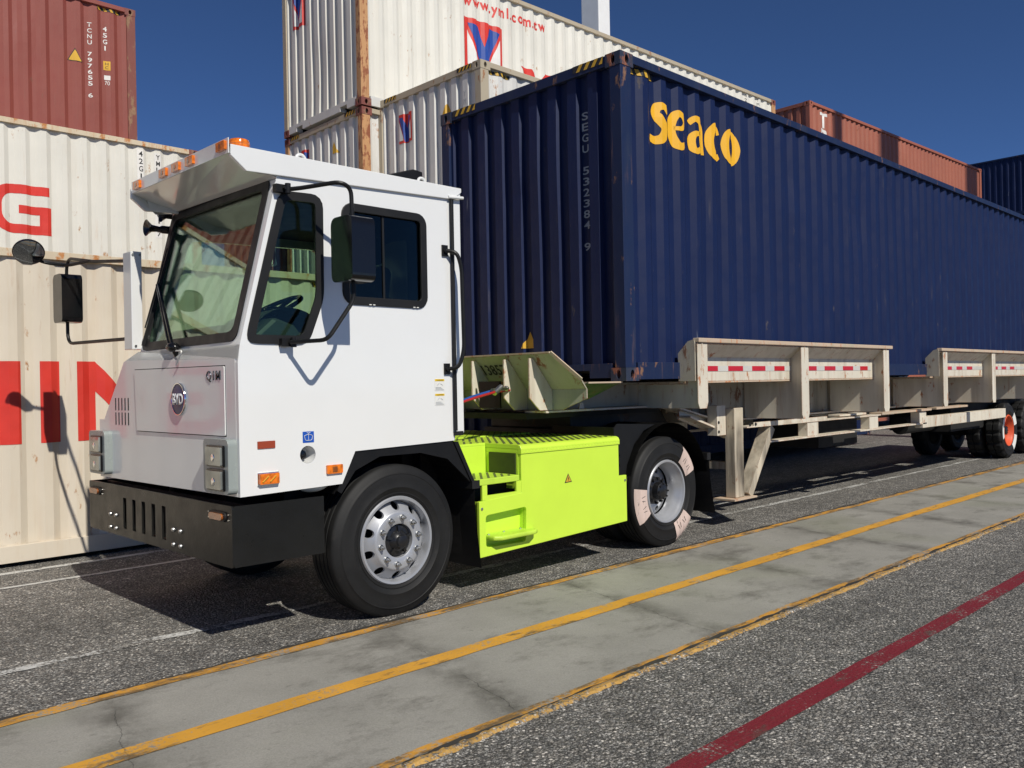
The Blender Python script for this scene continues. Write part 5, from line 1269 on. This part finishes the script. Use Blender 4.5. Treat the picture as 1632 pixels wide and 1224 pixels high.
# slanted drop beam and its flange
for yb in (.52, 1.92):
    bm = B(); bar(bm, (1.55, yb-.05, 1.20), (2.45, yb-.05, .945), .16, .022); kp('drop_flange', bm, 'trailer'); bm = B(); bar(bm, (1.55, yb+.02, 1.24), (2.45, yb+.02, .99), .02, .14); kp('drop_beam', bm, 'trailer')
# side guides
def guide(x0, x1, posts, tapes, side_):
    """flared side guide, side_=-1 near (y=0) or +1 far (y=2.438)"""
    sy = lambda o_: (-o_ if side_ < 0 else W_+o_)
    mk = lambda pr: [(sy(p[0]), p[1]) for p in pr]
    bm = B(); prism(bm, mk([(.012, 1.565), (.012, 1.80), (.145, 1.925), (.155, 1.915), (.024, 1.795), (.024, 1.565)]), lambda u, v, w: (x0+w, u, v), x1-x0); g = kp('side_guide', bm, 'trailer')
    bm = B(); q = sorted((sy(.135), sy(.205))); box(bm, x0+.002, x1-.002, q[0], q[1], 1.927, 1.968); kp('guide_lip', bm, 'trailer_edge', g, bevel=.006)
    bm = B(); q = sorted((sy(.0), sy(.02))); box(bm, x0, x1, sorted((sy(-.14), sy(.024)))[0], sorted((sy(-.14), sy(.024)))[1], 1.548, 1.563); kp('shelf', bm, 'trailer_edge', g)
    for k, px in enumerate(posts):
        zb = 1.31 if px < 1.5 else 1.13
        bm = B(); prism(bm, mk([(.022, 1.925), (.19, 1.925), (.17, zb+.08), (.14, zb), (-.56, zb), (-.56, 1.54), (.022, 1.54)]), lambda u, v, w: (px+w, u, v), .014); po_ = kp('post_gusset', bm, 'trailer')
        bm = B(); zt_ = 1.915; a = sy(.172); b2 = sy(.184)
        prism(bm, [(px-.065, zt_), (px+.10, zt_), (px+.10, zb+.06), (px+.075, zb), (px-.04, zb), (px-.065, zb+.05)], lambda u, v, w: (u, min(a, b2)+w, v), .012); kp('post_flange', bm, 'trailer', po_, bevel=.003)
    if tapes:
        for tx0, tx1 in tapes:
            bm = B(); yy = sy(.026); prism(bm, [(tx0, 1.662), (tx1, 1.662), (tx1, 1.712), (tx0, 1.712)], lambda u, v, w: (u, (yy-.003+w if side_ < 0 else yy+w), v), .002); kp('reflective_tape', bm, 'tape_red', g)
        bm = B(); yy = sy(.026); xx0 = tapes[0][0]-.1
        a_, b2 = tapes[0][0]-.08, tapes[-1][1]+.1
        prism(bm, [(a_, 1.660), (b2, 1.660), (b2, 1.714), (a_, 1.714)], lambda u, v, w: (u, (yy-.0015+w if side_ < 0 else yy+w), v), .001); kp('reflective_tape', bm, 'tape_white', g)
    bm = B(); prism(bm, mk([(.165, 1.92), (.165, 1.568), (-.02, 1.568), (-.02, 1.83), (.09, 1.94), (.155, 1.955)]), lambda u, v, w: (x0-.014+w, u, v), .014); kp('end_plate', bm, 'trailer_grey', g)
t1 = [(1.16, 1.42), (1.61, 1.89), (2.07, 2.34), (2.53, 2.75), (3.28, 3.50), (3.70, 3.98), (4.18, 4.46), (4.66, 4.88)]
t2 = [(7.6, 7.85), (8.05, 8.3), (8.5, 8.75), (9.75, 10.0), (10.2, 10.45), (10.65, 10.9), (11.5, 11.75)]
guide(.83, 5.24, (.90, 2.90, 5.06), t1, -1); guide(.83, 5.24, (.90, 2.90, 5.06), None, 1)
guide(6.95, 12.6, (7.12, 9.26, 11.6), t2, -1); guide(6.95, 12.6, (7.12, 9.26, 11.6), None, 1)
# landing legs
for yl in (.26, 2.06):
    bm = B(); box(bm, 2.18, 2.36, yl, yl+.12, .305, 1.27); lg = kp('landing_leg', bm, 'trailer_leg', bevel=.006)
    bm = B(); box(bm, 2.06, 2.52, yl-.06, yl+.20, .285, .303); kp('foot', bm, 'trailer_edge', lg)
    bm = B(); bar(bm, (2.46, yl+.06, .31), (2.98, yl+.06, 1.03), .10, .14, (0, 1, 0)); kp('brace', bm, 'trailer_leg', lg)
    bm = B(); box(bm, 2.0, 2.17, yl+.10, yl+.22, .98, 1.30); kp('bracket', bm, 'trailer', lg)
    for z in (1.02, 1.12):
        bm = B(); cyl(bm, (2.03, yl+.095, z), (2.03, yl+.105, z), .016, 10); kp('bolt', bm, 'dark', lg)
bm = B(); box(bm, 2.22, 2.32, .38, 2.06, .60, .68); box(bm, 2.22, 2.30, .38, 2.06, 1.10, 1.2); kp('leg_crossbar', bm, 'trailer_grey')
# lower side frame
for yf, m_ in ((.24, 1), (2.14, 0)):
    bm = B(); box(bm, 2.40, 6.35, yf, yf+.14, 1.045, 1.062); box(bm, 2.55, 4.3, yf+.0, yf+.012, 1.062, 1.10); box(bm, 4.75, 5.55, yf+.05, yf+.2, 1.075, 1.10); u_ = kp('lower_frame', bm, 'trailer')
    bm = B(); box(bm, 2.90, 7.55, yf, yf+.14, .858, .876); kp('lower_flange', bm, 'trailer', u_)
    for x in (3.80, 5.55, 7.28):
        bm = B(); box(bm, x, x+.28, yf+.01, yf+.13, .877, 1.044); kp('strut', bm, 'trailer', u_)
    bm = B(); box(bm, 7.40, 11.32, yf, yf+.12, .80, .965); kp('box_beam', bm, 'trailer', u_, bevel=.006)
    bm = B(); box(bm, 5.9, 7.7, yf-.02, yf+.16, 1.055, 1.085) if m_ else box(bm, 5.9, 7.7, yf, yf+.1, 1.055, 1.085); box(bm, 7.9, 9.3, yf-.02, yf+.12, 1.06, 1.09); kp('frame_rail', bm, 'trailer_edge', u_)
    bm = B()
    for x in (2.46, 2.58): cyl(bm, (x, yf-.008, 1.08), (x, yf, 1.08), .018, 10)
    kp('bolt', bm, 'dark', u_)
bm = B(); box(bm, 9.9, 14.2, .70, 1.75, .60, 1.105); box(bm, 11.9, 12.2, .6, 1.85, .42, .64); box(bm, 13.25, 13.55, .6, 1.85, .42, .64); kp('suspension_dark_mass', bm, 'dark'); bm = B(); box(bm, 5.2, 6.4, .8, 1.6, .62, 1.0)  # bogie block extended and near black, adding painted shade under the chassis
kp('suspension_dark_mass', bm, 'dark')
bm = B(); cyl(bm, (8.2, .9, .78), (9.4, .9, .78), .14, 20); kp('air_tank', bm, 'dark', smooth=True)
# wheels: build one, then reuse for the rest of the bogie
def at_k(x, y, z): return (x-6.0, y-1.22, z)
kw = rear_wheel(K, at_k(12.05, .40, .522), (M['orange'], M['hubblack']), R=.522, rr=.285, lugs=True, wd=.27)
c_ = at_k(12.05, .40, .522)
for k_, (a0, a1) in enumerate(((15, 50), (140, 200), (300, 345))):
    bm = B(); lathe(bm, [(.31, -.006), (.37, -.0155), (.43, -.0165)], c_, n=8, a0=math.radians(a0), a1=math.radians(a1))
    for v in bm.verts: v.co.y -= .001
    obj('chalk_patch', bm, M['labelw'], kw, smooth=True)
def copy_part(o, parent, dx, flip=False):
    c = o.copy(); C.objects.link(c); c.parent = parent
    if o.parent is K: c.location.x += dx
    for ch in o.children: copy_part(ch, c, 0)
    return c
copy_part(kw, K, 1.35)
for x in (12.05, 13.40):
    bm = B(); wh = obj('wheel', None, M['orange'], K); c_ = at_k(x, 1.75, .522); lathe(bm, [(.28, .0), (.26, .25)], c_, n=24); me = bpy.data.meshes.new('wheel'); bm.to_mesh(me); bm.free(); me.materials.append(M['dark']); wh.data = me  # far rims dark, not orange: their shade is put into the colour
    tyre(wh, c_, .522, .27, .289, grooves=False, lugs=True)
